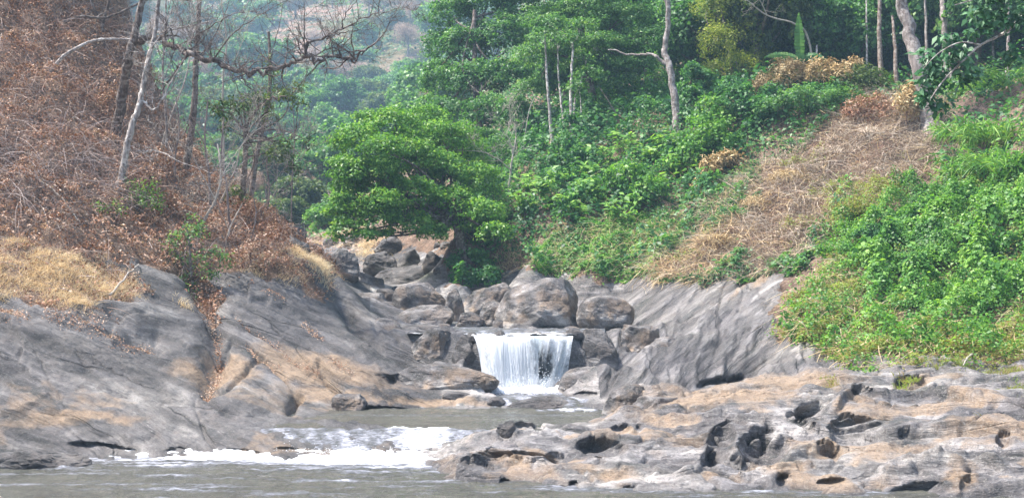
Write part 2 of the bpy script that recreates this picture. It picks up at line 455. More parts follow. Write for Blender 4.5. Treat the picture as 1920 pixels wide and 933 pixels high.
# colour masks carried by the surface: x tan stain, y soil, z dark stone/wet plus shade painted into hollows, w moss
def blobs(lst):
    m = np.zeros_like(X)
    for cx, cy, rx, ry, ang, s in lst:
        dx, dy = PX - cx, PY - cy; c, sn = math.cos(ang), math.sin(ang)
        q = ((dx * c + dy * sn) / rx) ** 2 + ((-dx * sn + dy * c) / ry) ** 2
        m = np.maximum(m, s * np.exp(-q))
    return m
TAN = np.maximum(SHELF * .62 * sstep(-.05, .45, fb2(X * .35, Y * .5, 3, 331)), LEFT * sstep(640, 760, PY) * .5 * sstep(.0, .5, fb2(X * .3, Y * .4, 3, 333)))
TAN0 = TAN
TAN = blobs([(430,690,60,30,.3,1),(560,690,110,28,.35,1),(620,740,110,20,.15,1),(360,700,60,20,.3,.8),(130,785,130,14,.0,.9),(230,790,60,12,0,.7),(40,795,60,16,0,.7),
             (850,755,160,8,.03,1),(720,735,80,14,.1,.5),(1350,750,170,22,-.05,1),(1500,715,130,20,-.05,1),(1200,765,50,14,0,1),(1620,760,60,10,0,.4),
             (1150,890,60,12,0,.9),(1350,890,60,10,0,.7),(1650,850,80,20,-.2,.8),(1480,880,60,16,-.2,.8),(1650,905,60,14,0,.7),(1850,830,120,30,0,.5),(960,865,80,22,0,.8),
             (1800,905,40,30,0,.8),(1760,750,160,20,0,.35),(1430,520,40,12,-.7,.8),(1390,545,60,8,-.8,.6),(1280,600,30,6,-.3,.4),(700,640,80,16,.6,.3),(1700,800,120,14,0,.4),(640,700,150,26,.25,.8),(1250,790,90,10,0,.7),(1100,880,90,10,0,.6)])
TAN = np.maximum(TAN, TAN0)
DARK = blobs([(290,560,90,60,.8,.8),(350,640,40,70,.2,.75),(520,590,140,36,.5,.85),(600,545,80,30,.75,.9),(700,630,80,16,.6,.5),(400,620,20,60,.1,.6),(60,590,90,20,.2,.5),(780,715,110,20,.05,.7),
              (1330,540,60,30,-.7,.15),(1600,810,55,30,0,.5),(1350,830,30,40,0,.6),(1128,838,50,20,0,.8),(930,862,40,20,0,.5),(540,745,50,20,0,.5)])  # blobs over pockets and the undercut are partly painted shade
waterline = np.exp(-np.maximum(Zr - wl, 0) / .10) * ((Y < 43.5) | ((np.abs(X - .3) < 3.0) & (Y < 60)))
M = np.stack([TAN, np.clip(SOIL_L + VEG_R, 0, 1), np.clip(DARK + .9 * waterline , 0, 1), blobs([(760,515,80,14,0,1),(880,560,70,18,-.2,.5),(1000,515,90,20,-.3,.5)])], -1)

MK = np.clip(GREEN1 + (1 - LEFT) * VEG_R * 1.0, 0, 1)
# ------------------------------------------------------------------ materials
def newmat(name):
    m = bpy.data.materials.new(name); m.use_nodes = True
    nt = m.node_tree; nt.nodes.clear()
    return m, nt
class NT:
    """a small wrapper to write node trees tersely"""
    def __init__(s, nt): s.nt = nt
    def n(s, t, **k):
        nd = s.nt.nodes.new(t)
        for a, b in k.items(): setattr(nd, a, b)
        return nd
    def l(s, a, b): s.nt.links.new(a, b)
    def val(s, inp, v):
        if isinstance(v, (int, float)): inp.default_value = v
        elif isinstance(v, (tuple, list)): inp.default_value = v if len(v) == len(inp.default_value) else (*v, 1)
        else: s.l(v, inp)
    def math(s, op, a, b=0.0, c=0.0, clamp=False):
        nd = s.n("ShaderNodeMath", operation=op, use_clamp=clamp)
        s.val(nd.inputs[0], a); s.val(nd.inputs[1], b); s.val(nd.inputs[2], c)
        return nd.outputs[0]
    def mix(s, f, a, b, mode='MIX'):
        nd = s.n("ShaderNodeMix", data_type='RGBA', blend_type=mode)
        s.val(nd.inputs[0], f); s.val(nd.inputs[6], a); s.val(nd.inputs[7], b)
        return nd.outputs[2]
    def ramp(s, f, stops):
        nd = s.n("ShaderNodeValToRGB"); cr = nd.color_ramp
        while len(cr.elements) < len(stops): cr.elements.new(0.5)
        for e, (p, c) in zip(cr.elements, stops):
            e.position = p; e.color = (c, c, c, 1) if isinstance(c, (int, float)) else (*c, 1)
        s.l(f, nd.inputs[0]); return nd.outputs[0]
    def mr(s, f, a, b, c=0.0, d=1.0):
        nd = s.n("ShaderNodeMapRange", clamp=True)
        s.val(nd.inputs[0], f)
        for i, v in enumerate((a, b, c, d)): nd.inputs[i + 1].default_value = v
        return nd.outputs[0]
    def pos(s): return s.n("ShaderNodeNewGeometry").outputs["Position"]
    def obj(s): return s.n("ShaderNodeTexCoord").outputs["Object"]
    def map(s, v, sc=(1, 1, 1), rot=(0, 0, 0), loc=(0, 0, 0)):
        nd = s.n("ShaderNodeMapping"); s.l(v, nd.inputs[0])
        nd.inputs["Scale"].default_value = sc; nd.inputs["Rotation"].default_value = rot; nd.inputs["Location"].default_value = loc
        return nd.outputs[0]
    def noise(s, v, sc, det=4, rough=.55, dist=0.0, out=0):
        nd = s.n("ShaderNodeTexNoise"); s.l(v, nd.inputs["Vector"])
        nd.inputs["Scale"].default_value = sc; nd.inputs["Detail"].default_value = det
        nd.inputs["Roughness"].default_value = rough; nd.inputs["Distortion"].default_value = dist
        return nd.outputs[out]
    def bump(s, h, st=.5, d=.05, nrm=None):
        nd = s.n("ShaderNodeBump"); s.l(h, nd.inputs["Height"])
        nd.inputs["Strength"].default_value = st; nd.inputs["Distance"].default_value = d
        if nrm is not None: s.l(nrm, nd.inputs["Normal"])
        return nd.outputs[0]
    def out(s, sh):
        o = s.n("ShaderNodeOutputMaterial"); s.l(sh, o.inputs[0]); return o
    def attr(s, name, o="Color"):
        return s.n("ShaderNodeAttribute", attribute_name=name).outputs[o]
    def sep(s, c):
        nd = s.n("ShaderNodeSeparateColor"); s.l(c, nd.inputs[0]); return nd.outputs
    def bsdf(s, colr, rough=.6, nrm=None, spec=.3, **k):
        b = s.n("ShaderNodeBsdfPrincipled"); s.val(b.inputs["Base Color"], colr)
        s.val(b.inputs["Roughness"], rough); b.inputs["Specular IOR Level"].default_value = spec
        if nrm is not None: s.l(nrm, b.inputs["Normal"])
        for a, v in k.items(): s.val(b.inputs[a.replace("_", " ")], v)
        return b.outputs[0]

def rock_mat(name, rot, stretch=(0.5, 1, 4), tone=1.0, attrs=True, warm=0.0, objc=False, dark=0.0, crack=.85):
    m, nt = newmat(name); T = NT(nt)
    p = T.obj() if objc else T.pos()
    w = T.noise(p, .35, 3, .5, out=1)
    vm = T.n("ShaderNodeVectorMath", operation='MULTIPLY_ADD'); T.l(w, vm.inputs[0]); vm.inputs[1].default_value = (.45, .45, .45); T.l(p, vm.inputs[2])
    th = rot                                       # streaks run down to the right by th radians
    def dt(vec):
        d = T.n("ShaderNodeVectorMath", operation='DOT_PRODUCT'); T.l(vm.outputs[0], d.inputs[0]); d.inputs[1].default_value = vec
        return d.outputs["Value"]
    cb = T.n("ShaderNodeCombineXYZ")
    T.l(dt((math.cos(th) * stretch[0], 0, -math.sin(th) * stretch[0])), cb.inputs[0])
    T.l(dt((0, stretch[1], 0)), cb.inputs[1])
    T.l(dt((math.sin(th) * stretch[2], 0, math.cos(th) * stretch[2])), cb.inputs[2])
    q = cb.outputs[0]
    streak = T.noise(q, 1.1, 8, .62)
    streak2 = T.noise(q, 3.7, 9, .74)
    big = T.noise(p, .30, 5, .6)
    fine = T.noise(p, 14, 6, .75)
    med = T.noise(p, 2.2, 6, .62)
    t = tone
    c = T.ramp(streak, [(.36, (.075 * t, .078 * t, .074 * t)), (.45, (.20 * t, .184 * t, .175 * t)), (.54, (.33 * t, .308 * t, .293 * t)), (.64, (.58 * t, .545 * t, .515 * t))])
    c = T.mix(T.mr(streak2, .57, .67), c, (.53 * t, .50 * t, .48 * t))
    c = T.mix(T.math('MULTIPLY', T.mr(streak2, .46, .32), .75), c, (.075, .07, .07))
    c = T.mix(T.math('MULTIPLY', T.mr(med, .50, .68), .45), c, (.31 * t, .25 * t, .21 * t))
    c = T.mix(T.math('MULTIPLY', T.mr(big, .45, .65), .35), c, (.20 * t, .19 * t, .205 * t))
    if warm:
        wv = T.noise(p, .9, 5, .6)
        c = T.mix(T.math('MULTIPLY', T.mr(wv, .45, .62), warm), c, (.25, .175, .115))
    vo = T.n("ShaderNodeTexVoronoi", feature='DISTANCE_TO_EDGE'); T.l(T.map(q, (.55, .35, .30)), vo.inputs["Vector"]); vo.inputs["Scale"].default_value = 1.0
    ck = T.math('MULTIPLY', T.mr(T.math('ADD', vo.outputs["Distance"], T.math('MULTIPLY', med, .02)), .026, .010), T.mr(big, .46, .58))
    c = T.mix(T.math('MULTIPLY', ck, crack), c, (.035, .03, .028))
    zone_ = T.noise(q, .33, 4, .6); zn2 = T.noise(q, 1.0, 6, .65)
    gain = T.math('MULTIPLY', T.mr(zone_, .36, .62, .50, 1.40), T.mr(zn2, .38, .62, .62, 1.30))
    gc = T.n("ShaderNodeCombineColor"); T.l(gain, gc.inputs[0]); T.l(gain, gc.inputs[1]); T.l(T.math('MULTIPLY', gain, T.mr(zone_, .4, .6, 1.06, .98)), gc.inputs[2])
    c = T.mix(1.0, c, gc.outputs[0], 'MULTIPLY')
    rough = T.mr(big, .3, .7, .45, .75)
    if attrs:
        a = T.n("ShaderNodeAttribute", attribute_name="m"); sp = T.sep(a.outputs["Color"])
        e = T.math('ADD', T.math('MULTIPLY', med, .8), T.math('MULTIPLY', streak, .7))
        tn = T.mr(T.math('ADD', sp[0], T.math('SUBTRACT', e, .75)), .34, .72)
        tc = T.mix(T.mr(streak2, .35, .65), (.23, .15, .09), (.40, .29, .19))
        c = T.mix(T.math('MULTIPLY', tn, .85), c, tc)
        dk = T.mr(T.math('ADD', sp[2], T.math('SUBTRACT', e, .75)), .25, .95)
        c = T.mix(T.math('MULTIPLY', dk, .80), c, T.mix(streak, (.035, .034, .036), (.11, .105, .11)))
        ms = T.mr(T.math('ADD', a.outputs["Alpha"], T.math('SUBTRACT', e, .75)), .4, .9)
        c = T.mix(T.math('MULTIPLY', ms, .7), c, (.10, .125, .05))
        soil = T.mr(T.math('ADD', sp[1], T.math('MULTIPLY', T.math('SUBTRACT', med, .5), .8)), .40, .58)
        sc = T.mix(T.mr(med, .4, .6), (.115, .072, .048), (.24, .155, .105))
        sc = T.mix(T.mr(fine, .52, .64), sc, (.34, .24, .17))
        c = T.mix(soil, c, sc)
        rough = T.mix(soil, rough, (.95, .95, .95))
    c = T.mix(T.math('MULTIPLY', T.mr(fine, .54, .66), .55), c, (.56 * t, .54 * t, .50 * t))
    c = T.mix(T.math('MULTIPLY', T.mr(fine, .46, .34), .75), c, (.05, .047, .047))
    if dark: c = T.mix(dark, c, (.045, .043, .045))
    h = T.math('ADD', T.math('MULTIPLY', streak, 1.0), T.math('MULTIPLY', med, .45))
    h = T.math('ADD', h, T.math('MULTIPLY', streak2, .55))
    h = T.math('ADD', h, T.math('MULTIPLY', fine, .16))
    vf = T.noise(p, 38, 3, .6)
    c = T.mix(T.math('MULTIPLY', T.mr(vf, .50, .36), .40), c, (.07, .066, .068))
    h = T.math('ADD', h, T.math('MULTIPLY', vf, .05))
    h = T.math('SUBTRACT', h, T.math('MULTIPLY', ck, .35 * crack))
    nr = T.bump(h, .9, .26)
    T.out(T.bsdf(c, rough, nr, .35))
    return m

M_ROCK_L = rock_mat("left_rock", .40, (.22, .35, 3.0), .45)
M_ROCK_R = rock_mat("right_rock", -.62, (.2, .3, 3.2), .57)
M_ROCK_S = rock_mat("shelf_rock", .03, (.45, .8, 2.2), .77, crack=.45)
M_BOULDER = rock_mat("boulder_rock", .3, (.8, .9, 1.6), .62, attrs=False, crack=0, warm=.85, objc=True)
M_DKROCK = rock_mat("dark_wet_rock", .3, (.7, 1, 2.4), .55, attrs=False, objc=True, crack=0, dark=.25, warm=.15)
M_PALEROCK = rock_mat("pale_rock", .2, (.6, 1, 2.6), .66, crack=0, attrs=False, objc=True, warm=.5)

def leaf_mat(name, c0, c1, c2, rough=.45, spec=.35, trans=.44, tname="t", tc=(1.25, 1.25, .55)):
    """per-leaf tint in attribute t (0..1) between three colours"""
    m, nt = newmat(name); T = NT(nt)
    a = T.attr(tname, "Fac")
    c = T.ramp(a, [(0.0, c0), (.55, c1), (1.0, c2)])
    b = T.n("ShaderNodeBsdfPrincipled"); T.l(c, b.inputs["Base Color"])
    b.inputs["Roughness"].default_value = rough; b.inputs["Specular IOR Level"].default_value = spec
    sh = b.outputs[0]
    if trans:
        tr = T.n("ShaderNodeBsdfTranslucent")
        T.l(T.mix(1.0, c, tc, 'MULTIPLY'), tr.inputs[0])
        mx = T.n("ShaderNodeMixShader"); mx.inputs[0].default_value = trans
        T.l(sh, mx.inputs[1]); T.l(tr.outputs[0], mx.inputs[2]); sh = mx.outputs[0]
    T.out(sh)
    return m
def bark_mat(name, ca, cb, cl=None, lich=.0):
    m, nt = newmat(name); T = NT(nt); p = T.obj()
    q = T.map(p, (3, 3, .7))
    n1 = T.noise(q, 3.0, 6, .65); n2 = T.noise(p, 4.5, 5, .6)
    c = T.mix(T.mr(n1, .38, .62), ca, cb)
    if cl: c = T.mix(T.math('MULTIPLY', T.mr(n2, .50, .58), lich), c, cl)
    T.out(T.bsdf(c, .85, T.bump(n1, .8, .06), .15))
    return m
M_BARK_DK = bark_mat("dark_bark", (.06, .045, .038), (.18, .14, .12), (.36, .33, .30), .55)
M_BARK_BR = bark_mat("brown_bark", (.085, .06, .05), (.22, .165, .13), (.40, .36, .32), .5)
M_BARK_WH = bark_mat("pale_bark", (.16, .13, .115), (.40, .36, .33), (.62, .59, .55), .8)
M_BARK_GY = bark_mat("grey_bark", (.13, .105, .095), (.30, .255, .235), (.48, .45, .42), .6)
M_TWIG = bark_mat("grey_twig", (.15, .115, .105), (.30, .25, .235))
M_TWIG_BR = bark_mat("brown_twig", (.12, .075, .055), (.28, .185, .14))
M_TWIG_PALE = bark_mat("pale_twig", (.30, .26, .22), (.52, .47, .41))

M_LEAF_DEEP = leaf_mat("deep_green_leaves", (.026, .085, .030), (.075, .21, .060), (.20, .38, .10))
M_LEAF_BRIGHT = leaf_mat("bright_green_leaves", (.042, .14, .030), (.13, .31, .056), (.32, .50, .10))
M_LEAF_MID = leaf_mat("mid_green_leaves", (.036, .11, .042), (.105, .255, .080), (.26, .42, .13))
M_LEAF_YEL = leaf_mat("yellow_green_leaves", (.09, .15, .03), (.26, .34, .06), (.50, .50, .12))
M_LEAF_OLIVE = leaf_mat("olive_leaves", (.03, .06, .025), (.08, .14, .04), (.20, .25, .07))
M_LEAF_DRY = leaf_mat("dry_leaves", (.17, .075, .045), (.40, .225, .145), (.68, .52, .41), .8, .15, .1)
M_LEAF_TAN = leaf_mat("tan_dry_leaves", (.28, .19, .09), (.50, .37, .19), (.70, .57, .34), .7, .2, .15, tc=(1.1, 1, .8))
M_VINE = leaf_mat("vine_leaves", (.035, .12, .028), (.115, .29, .055), (.30, .50, .10))
M_VINE_DK = leaf_mat("dark_vine_leaves", (.022, .085, .034), (.065, .20, .062), (.18, .37, .11))
M_WEED = leaf_mat("weed_leaves", (.30, .20, .11), (.25, .29, .08), (.30, .44, .10))
M_STRAW = leaf_mat("straw_grass", (.50, .38, .22), (.76, .62, .40), (.88, .80, .60), .8, .1, .3, tc=(1.1, 1, .85))
M_DRYSTEM = leaf_mat("dry_stems", (.20, .145, .105), (.43, .34, .26), (.66, .57, .46), .85, .1, .0)

M_LEAF_GREY = leaf_mat("tan_leaf_litter", (.15, .10, .07), (.36, .27, .20), (.62, .52, .42), .85, .1, .1)
# ------------------------------------------------------------------ the ground, cut into named sheets
def emit_ground():
    idx = np.arange(NR * NC).reshape(NR, NC)
    quads = np.stack([idx[:-1, :-1], idx[:-1, 1:], idx[1:, 1:], idx[1:, :-1]], -1)
    u = (X / Y)[:-1, :-1]; y = Y[:-1, :-1]; px = PX[:-1, :-1]; py = PY[:-1, :-1]; x = X[:-1, :-1]
    far = y > 78
    shelf = (~far) & (SHELF[:-1, :-1] > .5) & ((py > 742) | (px > 1290)) & (py > 650)
    bed = (~far) & (~shelf) & (((x > -2.6) & (x < 3.2) & (y > 39)) | ((u > -.115) & (u < .09) & (y > 55)) | (y < 34) & (u < -.05) | ((u > -.13) & (u < -.05) & (y < 36)) | (y < 27.5))
    left = (~far) & (~shelf) & (~bed) & (u < 0)
    right = (~far) & (~shelf) & (~bed) & (u >= 0)
    V = PTS.reshape(-1, 3); A = M.reshape(-1, 4)
    for name, msk, mat in (("left_bank", left, M_ROCK_L), ("right_bank", right, M_ROCK_R), ("rock_shelf", shelf, M_ROCK_S), ("riverbed", bed, M_ROCK_S), ("hillside", far, M_ROCK_R)):
        f = quads[msk]
        used, inv = np.unique(f.ravel(), return_inverse=True)
        o = mesh_obj(name, V[used], inv.reshape(-1, 4), mat, smooth=True, attrs={"m": A[used]})
        tag(o, kind="structure")
emit_ground()

# far hills that close the valley
def far_h(x, y):
    u = x / y
    t = np.interp(y, [230, 265, 380, 500, 640, 900, 1200], [20, 28, 58, 98, 158, 270, 330])
    side = 1 + .9 * sstep(-.03, .35, u) + .55 * sstep(-.22, -.5, u)
    return t * side + 9 * fb2(x * .012, y * .012, 3, 3) * sstep(250, 330, y)
yy = np.exp(np.linspace(math.log(235), math.log(800), 140))[:, None] * np.ones((1, 160)); xx = np.linspace(-.75, .75, 160)[None] * yy
zz = far_h(xx, yy)
ix = np.arange(140 * 160).reshape(140, 160)
m_, nt_ = newmat("far_hill_ground"); T = NT(nt_)
pp = T.pos(); n1 = T.noise(pp, .02, 6, .6); n2 = T.noise(pp, .25, 6, .65)
cc = T.mix(T.mr(n1, .42, .56), (.12, .13, .05), (.33, .21, .155)); cc = T.mix(T.mr(n2, .45, .6), cc, (.08, .10, .045))
T.out(T.bsdf(cc, .9, T.bump(n2, 1, 3.0), .1))
o = mesh_obj("hill", np.stack([xx, yy, zz], -1).reshape(-1, 3), np.stack([ix[:-1, :-1], ix[:-1, 1:], ix[1:, 1:], ix[1:, :-1]], -1).reshape(-1, 4), m_, smooth=True)
tag(o, kind="structure")
# one plain sheet under everything, reaching past the hills
m_, nt_ = newmat("earth"); T = NT(nt_)
T.out(T.bsdf(T.mix(T.noise(T.pos(), .3, 5), (.10, .075, .055), (.19, .14, .10)), .95))
o = mesh_obj("ground", np.array([(-1500, -60, -3), (1500, -60, -3), (1500, 1400, -3), (-1500, 1400, -3)]), np.array([(0, 1, 2, 3)]), m_)
tag(o, kind="structure")
# ------------------------------------------------------------------ water
def water_mat(name, base, foamc=(.80, .83, .85)):
    m, nt = newmat(name); T = NT(nt); p = T.pos()
    f = T.attr("f", "Fac")
    q = T.map(p, (1, .8, 1))
    n1 = T.noise(q, 1.3, 5, .6, .6); n2 = T.noise(T.map(p, (2.2, 6, 3)), 1.6, 6, .65, .5); n3 = T.noise(T.map(p, (5, 9, 5)), 2.2, 4, .6)
    e = T.math('ADD', T.math('MULTIPLY', n2, .9), T.math('MULTIPLY', n3, .5))
    g = T.math('ADD', f, T.math('SUBTRACT', e, .70))
    foam = T.mr(g, .26, .44)
    h = T.math('ADD', n1, T.math('MULTIPLY', n2, .55)); h = T.math('ADD', h, T.math('MULTIPLY', n3, .3))
    nr = T.bump(h, 1.0, .30)
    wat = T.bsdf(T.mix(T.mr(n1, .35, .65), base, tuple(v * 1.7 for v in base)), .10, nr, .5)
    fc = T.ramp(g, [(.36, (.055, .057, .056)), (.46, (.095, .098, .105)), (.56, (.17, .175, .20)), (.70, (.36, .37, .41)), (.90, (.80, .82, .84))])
    fm = T.bsdf(fc, .45, T.bump(h, .9, .12), .2)
    mx = T.n("ShaderNodeMixShader"); T.l(foam, mx.inputs[0]); T.l(wat, mx.inputs[1]); T.l(fm, mx.inputs[2])
    T.out(mx.outputs[0])
    return m
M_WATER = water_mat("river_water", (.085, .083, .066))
M_WATER_UP = water_mat("upstream_water", (.16, .165, .16))

def water_sheet(name, u0, u1, y0, y1, nu, ny, mat, foam, keep=None):
    y = np.exp(np.linspace(math.log(y0), math.log(y1), ny))[:, None] * np.ones((1, nu)); x = np.linspace(u0, u1, nu)[None] * y
    z0 = wheight(x, y)
    f = np.clip(foam(x, y), 0, 1.3)
    ch_ = np.exp(-((y - 47.75) / .5) ** 2) * sstep(-1.5, -.8, x) * sstep(2.3, 1.7, x) if y1 < 49 else 0 * x
    z = z0 + ch_ * (.16 + .14 * fb2(x * 2.5, y * 3, 3, 107)) + .07 * np.clip(f - .7, 0, 1) * (1 + fb2(x * 1.6, y * 2.5, 3, 108)) + .022 * fb2(x * 1.3, y * 2.6, 3, 101) + .008 * fb2(x * 6, y * 9, 2, 103) + .05 * np.clip(f, 0, 1) * fb2(x * 2.5, y * 2.5, 3, 105) + .035 * np.clip(f, 0, 1) ** 2
    ix = np.arange(ny * nu).reshape(ny, nu)
    q = np.stack([ix[:-1, :-1], ix[:-1, 1:], ix[1:, 1:], ix[1:, :-1]], -1).reshape(-1, 4)
    if keep is not None: q = q[keep(x[:-1, :-1], y[:-1, :-1]).ravel()]
    o = mesh_obj(name, np.stack([x, y, z], -1).reshape(-1, 3), q, mat, smooth=True, attrs={"f": f.ravel()})
    return tag(o, kind="structure")
def foam_glint_low(x, y):
    line = 37.4 - 0.10 * (x + 4)
    d = y - (line - 1.55)
    left = sstep(-14.5, -7.5, x)
    base = np.exp(-(np.maximum(d, 0) / .5) ** 2) * np.exp(-(np.minimum(d, 0) / (.55 + .5 * left)) ** 2)
    wob = .35 * fb2(x * .5, y * 1.2, 3, 111)
    f = base * (.22 + 1.1 * left) * (1 + wob) * sstep(-1.7, -2.4, x)
    ch = sstep(line - 1.5, line - 1.0, y) * sstep(line + 1.15, line + .85, y)
    # strands that follow the flow down the chute
    s = pn2((x + .45 * (y - 37)) * 2.4, y * .45, 113) + .6 * pn2((x + .45 * (y - 37)) * 6, y * 1.2, 115)
    f = np.maximum(f, ch * (.52 + .12 * s + .07 * fb2(x * 3.5, y * 2.5, 3, 116) + .21 * np.exp(-((x + 2.6) / .9) ** 2)))
    f = np.maximum(f, .95 * np.exp(-((y - (line + 1.0)) / .10) ** 2) * sstep(-4.6, -3.6, x) * sstep(-1.2, -2.2, x))
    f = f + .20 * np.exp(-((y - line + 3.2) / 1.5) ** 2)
    f = f + (.24 + .34 * fb2(x * .30, y * 2.6, 4, 117, .6) + .12 * fb2(x * .12, y * .5, 2, 118)) * (y < line - 1)  # foam-coloured bands paint glints and sky reflections on the lower pool
    # below the ledge under the falls
    f = np.maximum(f, (.75 + .5 * s) * np.exp(-((y - 43.9 - .3 * pn2(x * 1.2, y, 119)) / .45) ** 2) * sstep(.6, 1.1, x) * sstep(3.6, 3.0, x))
    f = np.maximum(f, .48 * sstep(43.9, 44.8, y) * sstep(49, 46.6, y) + .25 * s * sstep(43.5, 44.8, y))
    f = np.maximum(f, 1.15 * np.exp(-((y - 47.8) / .85) ** 2) * sstep(-2.2, -1.0, x) * sstep(2.6, 1.6, x))
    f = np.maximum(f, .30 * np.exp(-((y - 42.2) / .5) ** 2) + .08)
    return f
water_sheet("water", -.60, .60, 21, 48.15, 900, 420, M_WATER, foam_glint_low)
def foam_up(x, y): return .42 * sstep(54.5, 49.2, y) + .25 * sstep(50.3, 49.5, y) * sstep(-.2, .3, pn2(x * 1.6, y * .3, 125) + .25) + .42 + .25 * pn2(x * 2, y * .8, 121)
yy = np.linspace(49.25, 62, 120)
water_sheet("upstream_water", -.085, .075, 49.25, 66, 300, 160, M_WATER_UP, foam_up, lambda x, y: (((x > -1.62) & (x < 2.55)) | (y > 50.9)) & (y > 49.28 + .18 * pn2(x * .9, x * 0 + .5, 127)))

# the fall itself: a curtain of strands, thin where the rock shows through
def fall_mat():
    m, nt = newmat("falling_water"); T = NT(nt)
    f = T.attr("f", "Fac"); uvw = T.n("ShaderNodeAttribute", attribute_name="s").outputs["Color"]
    q = T.map(uvw, (1, .07, 1)); n1 = T.noise(q, 13, 5, .65, .4); q2 = T.map(uvw, (1, .22, 1)); n2 = T.noise(q2, 46, 3, .6); n3 = T.noise(T.map(uvw, (1, .5, 1)), 24, 3, .6)
    e = T.math('ADD', T.math('MULTIPLY', n1, .6), T.math('ADD', T.math('MULTIPLY', n2, .35), T.math('MULTIPLY', n3, .25)))
    a = T.mr(T.math('ADD', f, T.math('SUBTRACT', e, .6)), .34, .60)
    c = T.mix(n2, (.80, .83, .86), (.93, .94, .95))
    b = T.bsdf(c, .45, T.bump(n1, 1.0, .12), .4)
    tr = T.n("ShaderNodeBsdfTranslucent"); T.l(c, tr.inputs[0])
    mx = T.n("ShaderNodeMixShader"); mx.inputs[0].default_value = .5; T.l(b, mx.inputs[1]); T.l(tr.outputs[0], mx.inputs[2])
    tp = T.n("ShaderNodeBsdfTransparent"); tp.inputs[0].default_value = (.93, .95, .96, 1)
    m2 = T.n("ShaderNodeMixShader"); T.l(a, m2.inputs[0]); T.l(tp.outputs[0], m2.inputs[1]); T.l(mx.outputs[0], m2.inputs[2])
    T.out(m2.outputs[0]); return m
M_FALL = fall_mat()
def LIP(x): return .18 * pn2(x * .9, x * 0 + .5, 127) - .06 + .05 * pn2(x * 3.5, x * 0 + .2, 129)
def curtain(layer):
    nu, nv = 360, 150
    s = np.linspace(0, 1, nu)[None] * np.ones((nv, 1)); v = np.linspace(0, 1, nv)[:, None] * np.ones((1, nu))
    lean = .30 * (1 - s) ** 2
    x = -1.55 + 4.05 * s + lean * v * 1.5 + .06 * np.sin(v * 3 + s * 30) - .55 * sstep(.5, 1, s) * v ** 1.3
    tt = np.clip((v - .10) / .90, 0, 1)
    z = 2.895 - .07 * np.minimum(v / .10, 1) + .03 * pn2(s * 7, v, 128) - 2.15 * tt ** 1.25
    # the flow leaves the lip, drops and bulges outward; the left side runs down a ramp of rock
    out = .55 * tt ** .55 + .25 * np.exp(-((s - .30) / .16) ** 2) * tt
    ramp = np.exp(-((s - .12) / .17) ** 2)
    out = out + ramp * .5 * tt
    y = 49.55 + LIP(x) - .35 * np.minimum(v / .10, 1) - out - layer * .06
    r = pn2(s * 60, v * 1.2, 131 + layer) + .5 * pn2(s * 140, v * 3, 133 + layer)
    y = y - .045 * r * tt
    x = x + .03 * pn2(s * 30, v * 4, 135 + layer) * tt
    f = .58 + .42 * np.exp(-((s - .27) / .09) ** 2) + .30 * np.exp(-((s - .42) / .10) ** 2) + .45 * sstep(.70, 1.0, v) + .18 * sstep(.15, 0, v) \
        + .16 * np.exp(-((s - .05) / .07) ** 2) + .10 * sstep(.85, 1, s)
    f = f - .15 * np.exp(-(((s - .72) / .22) ** 2 + ((v - .65) / .35) ** 2)) * (1 + .6 * pn2(s * 38, v * 1.5, 139)) - .12 * np.exp(-(((s - .13) / .05) ** 2 + ((v - .55) / .3) ** 2)) + .30 * pn2(s * 9, v * .8, 137 + layer) - .08 * layer
    ix = np.arange(nv * nu).reshape(nv, nu)
    return np.stack([x, y, z], -1).reshape(-1, 3), np.stack([ix[:-1, :-1], ix[:-1, 1:], ix[1:, 1:], ix[1:, :-1]], -1).reshape(-1, 4), f.ravel(), np.stack([s * 4.05 / 4, v, np.full_like(s, layer * .37)], -1).reshape(-1, 3)
Vs, Fs, fs, ss, n_ = [], [], [], [], 0
for lay in (0, 1, 2):
    a, b, c, d = curtain(lay); Vs.append(a); Fs.append(b + n_); fs.append(c); ss.append(d); n_ += len(a)
o = mesh_obj("waterfall", np.concatenate(Vs), np.concatenate(Fs), M_FALL, smooth=True, attrs={"f": np.concatenate(fs), "s": np.concatenate(ss)})
tag(o, kind="structure")

def blobs_mesh(name, C, R, mat, sub=1, seed=0):
    """many tiny drops as one mesh"""
    import bmesh
    bm = bmesh.new(); bmesh.ops.create_icosphere(bm, subdivisions=sub, radius=1)
    v0 = np.array([v.co[:] for v in bm.verts]); f0 = np.array([[v.index for v in f.verts] for f in bm.faces]); bm.free()
    n = len(C)
    V = (v0[None] * R[:, None, :] + C[:, None]).reshape(-1, 3)
    Fc = (f0[None] + (np.arange(n) * len(v0))[:, None, None]).reshape(-1, 3)
    return mesh_obj(name, V, Fc, mat, smooth=True)
m_, nt_ = newmat("spray"); T = NT(nt_); T.out(T.bsdf((.86, .88, .90), .4))
n = 2400
s_ = rng.beta(2, 2.6, n); xs = -1.0 + 3.1 * s_; hh = rng.exponential(.22, n); ys = 48.3 - rng.exponential(.28, n) - .5 * np.exp(-((s_ - .2) / .2) ** 2); zs = .78 + hh
rr = rng.uniform(.006, .015, n); R = np.stack([rr, rr, rr * rng.uniform(1, 2.2, n)], -1)
n2 = 700
x2 = rng.uniform(-7, -2.4, n2); y2 = 37.4 - .1 * (x2 + 4) - 1.55 + rng.normal(0, .28, n2); z2 = .05 + rng.exponential(.06, n2); r2 = rng.uniform(.005, .012, n2)
o = blobs_mesh("spray", np.concatenate([np.stack([xs, ys, zs], -1), np.stack([x2, y2, z2], -1)]), np.concatenate([R, np.stack([r2 * 1.4, r2, r2], -1)]), m_)
tag(o, kind="stuff")
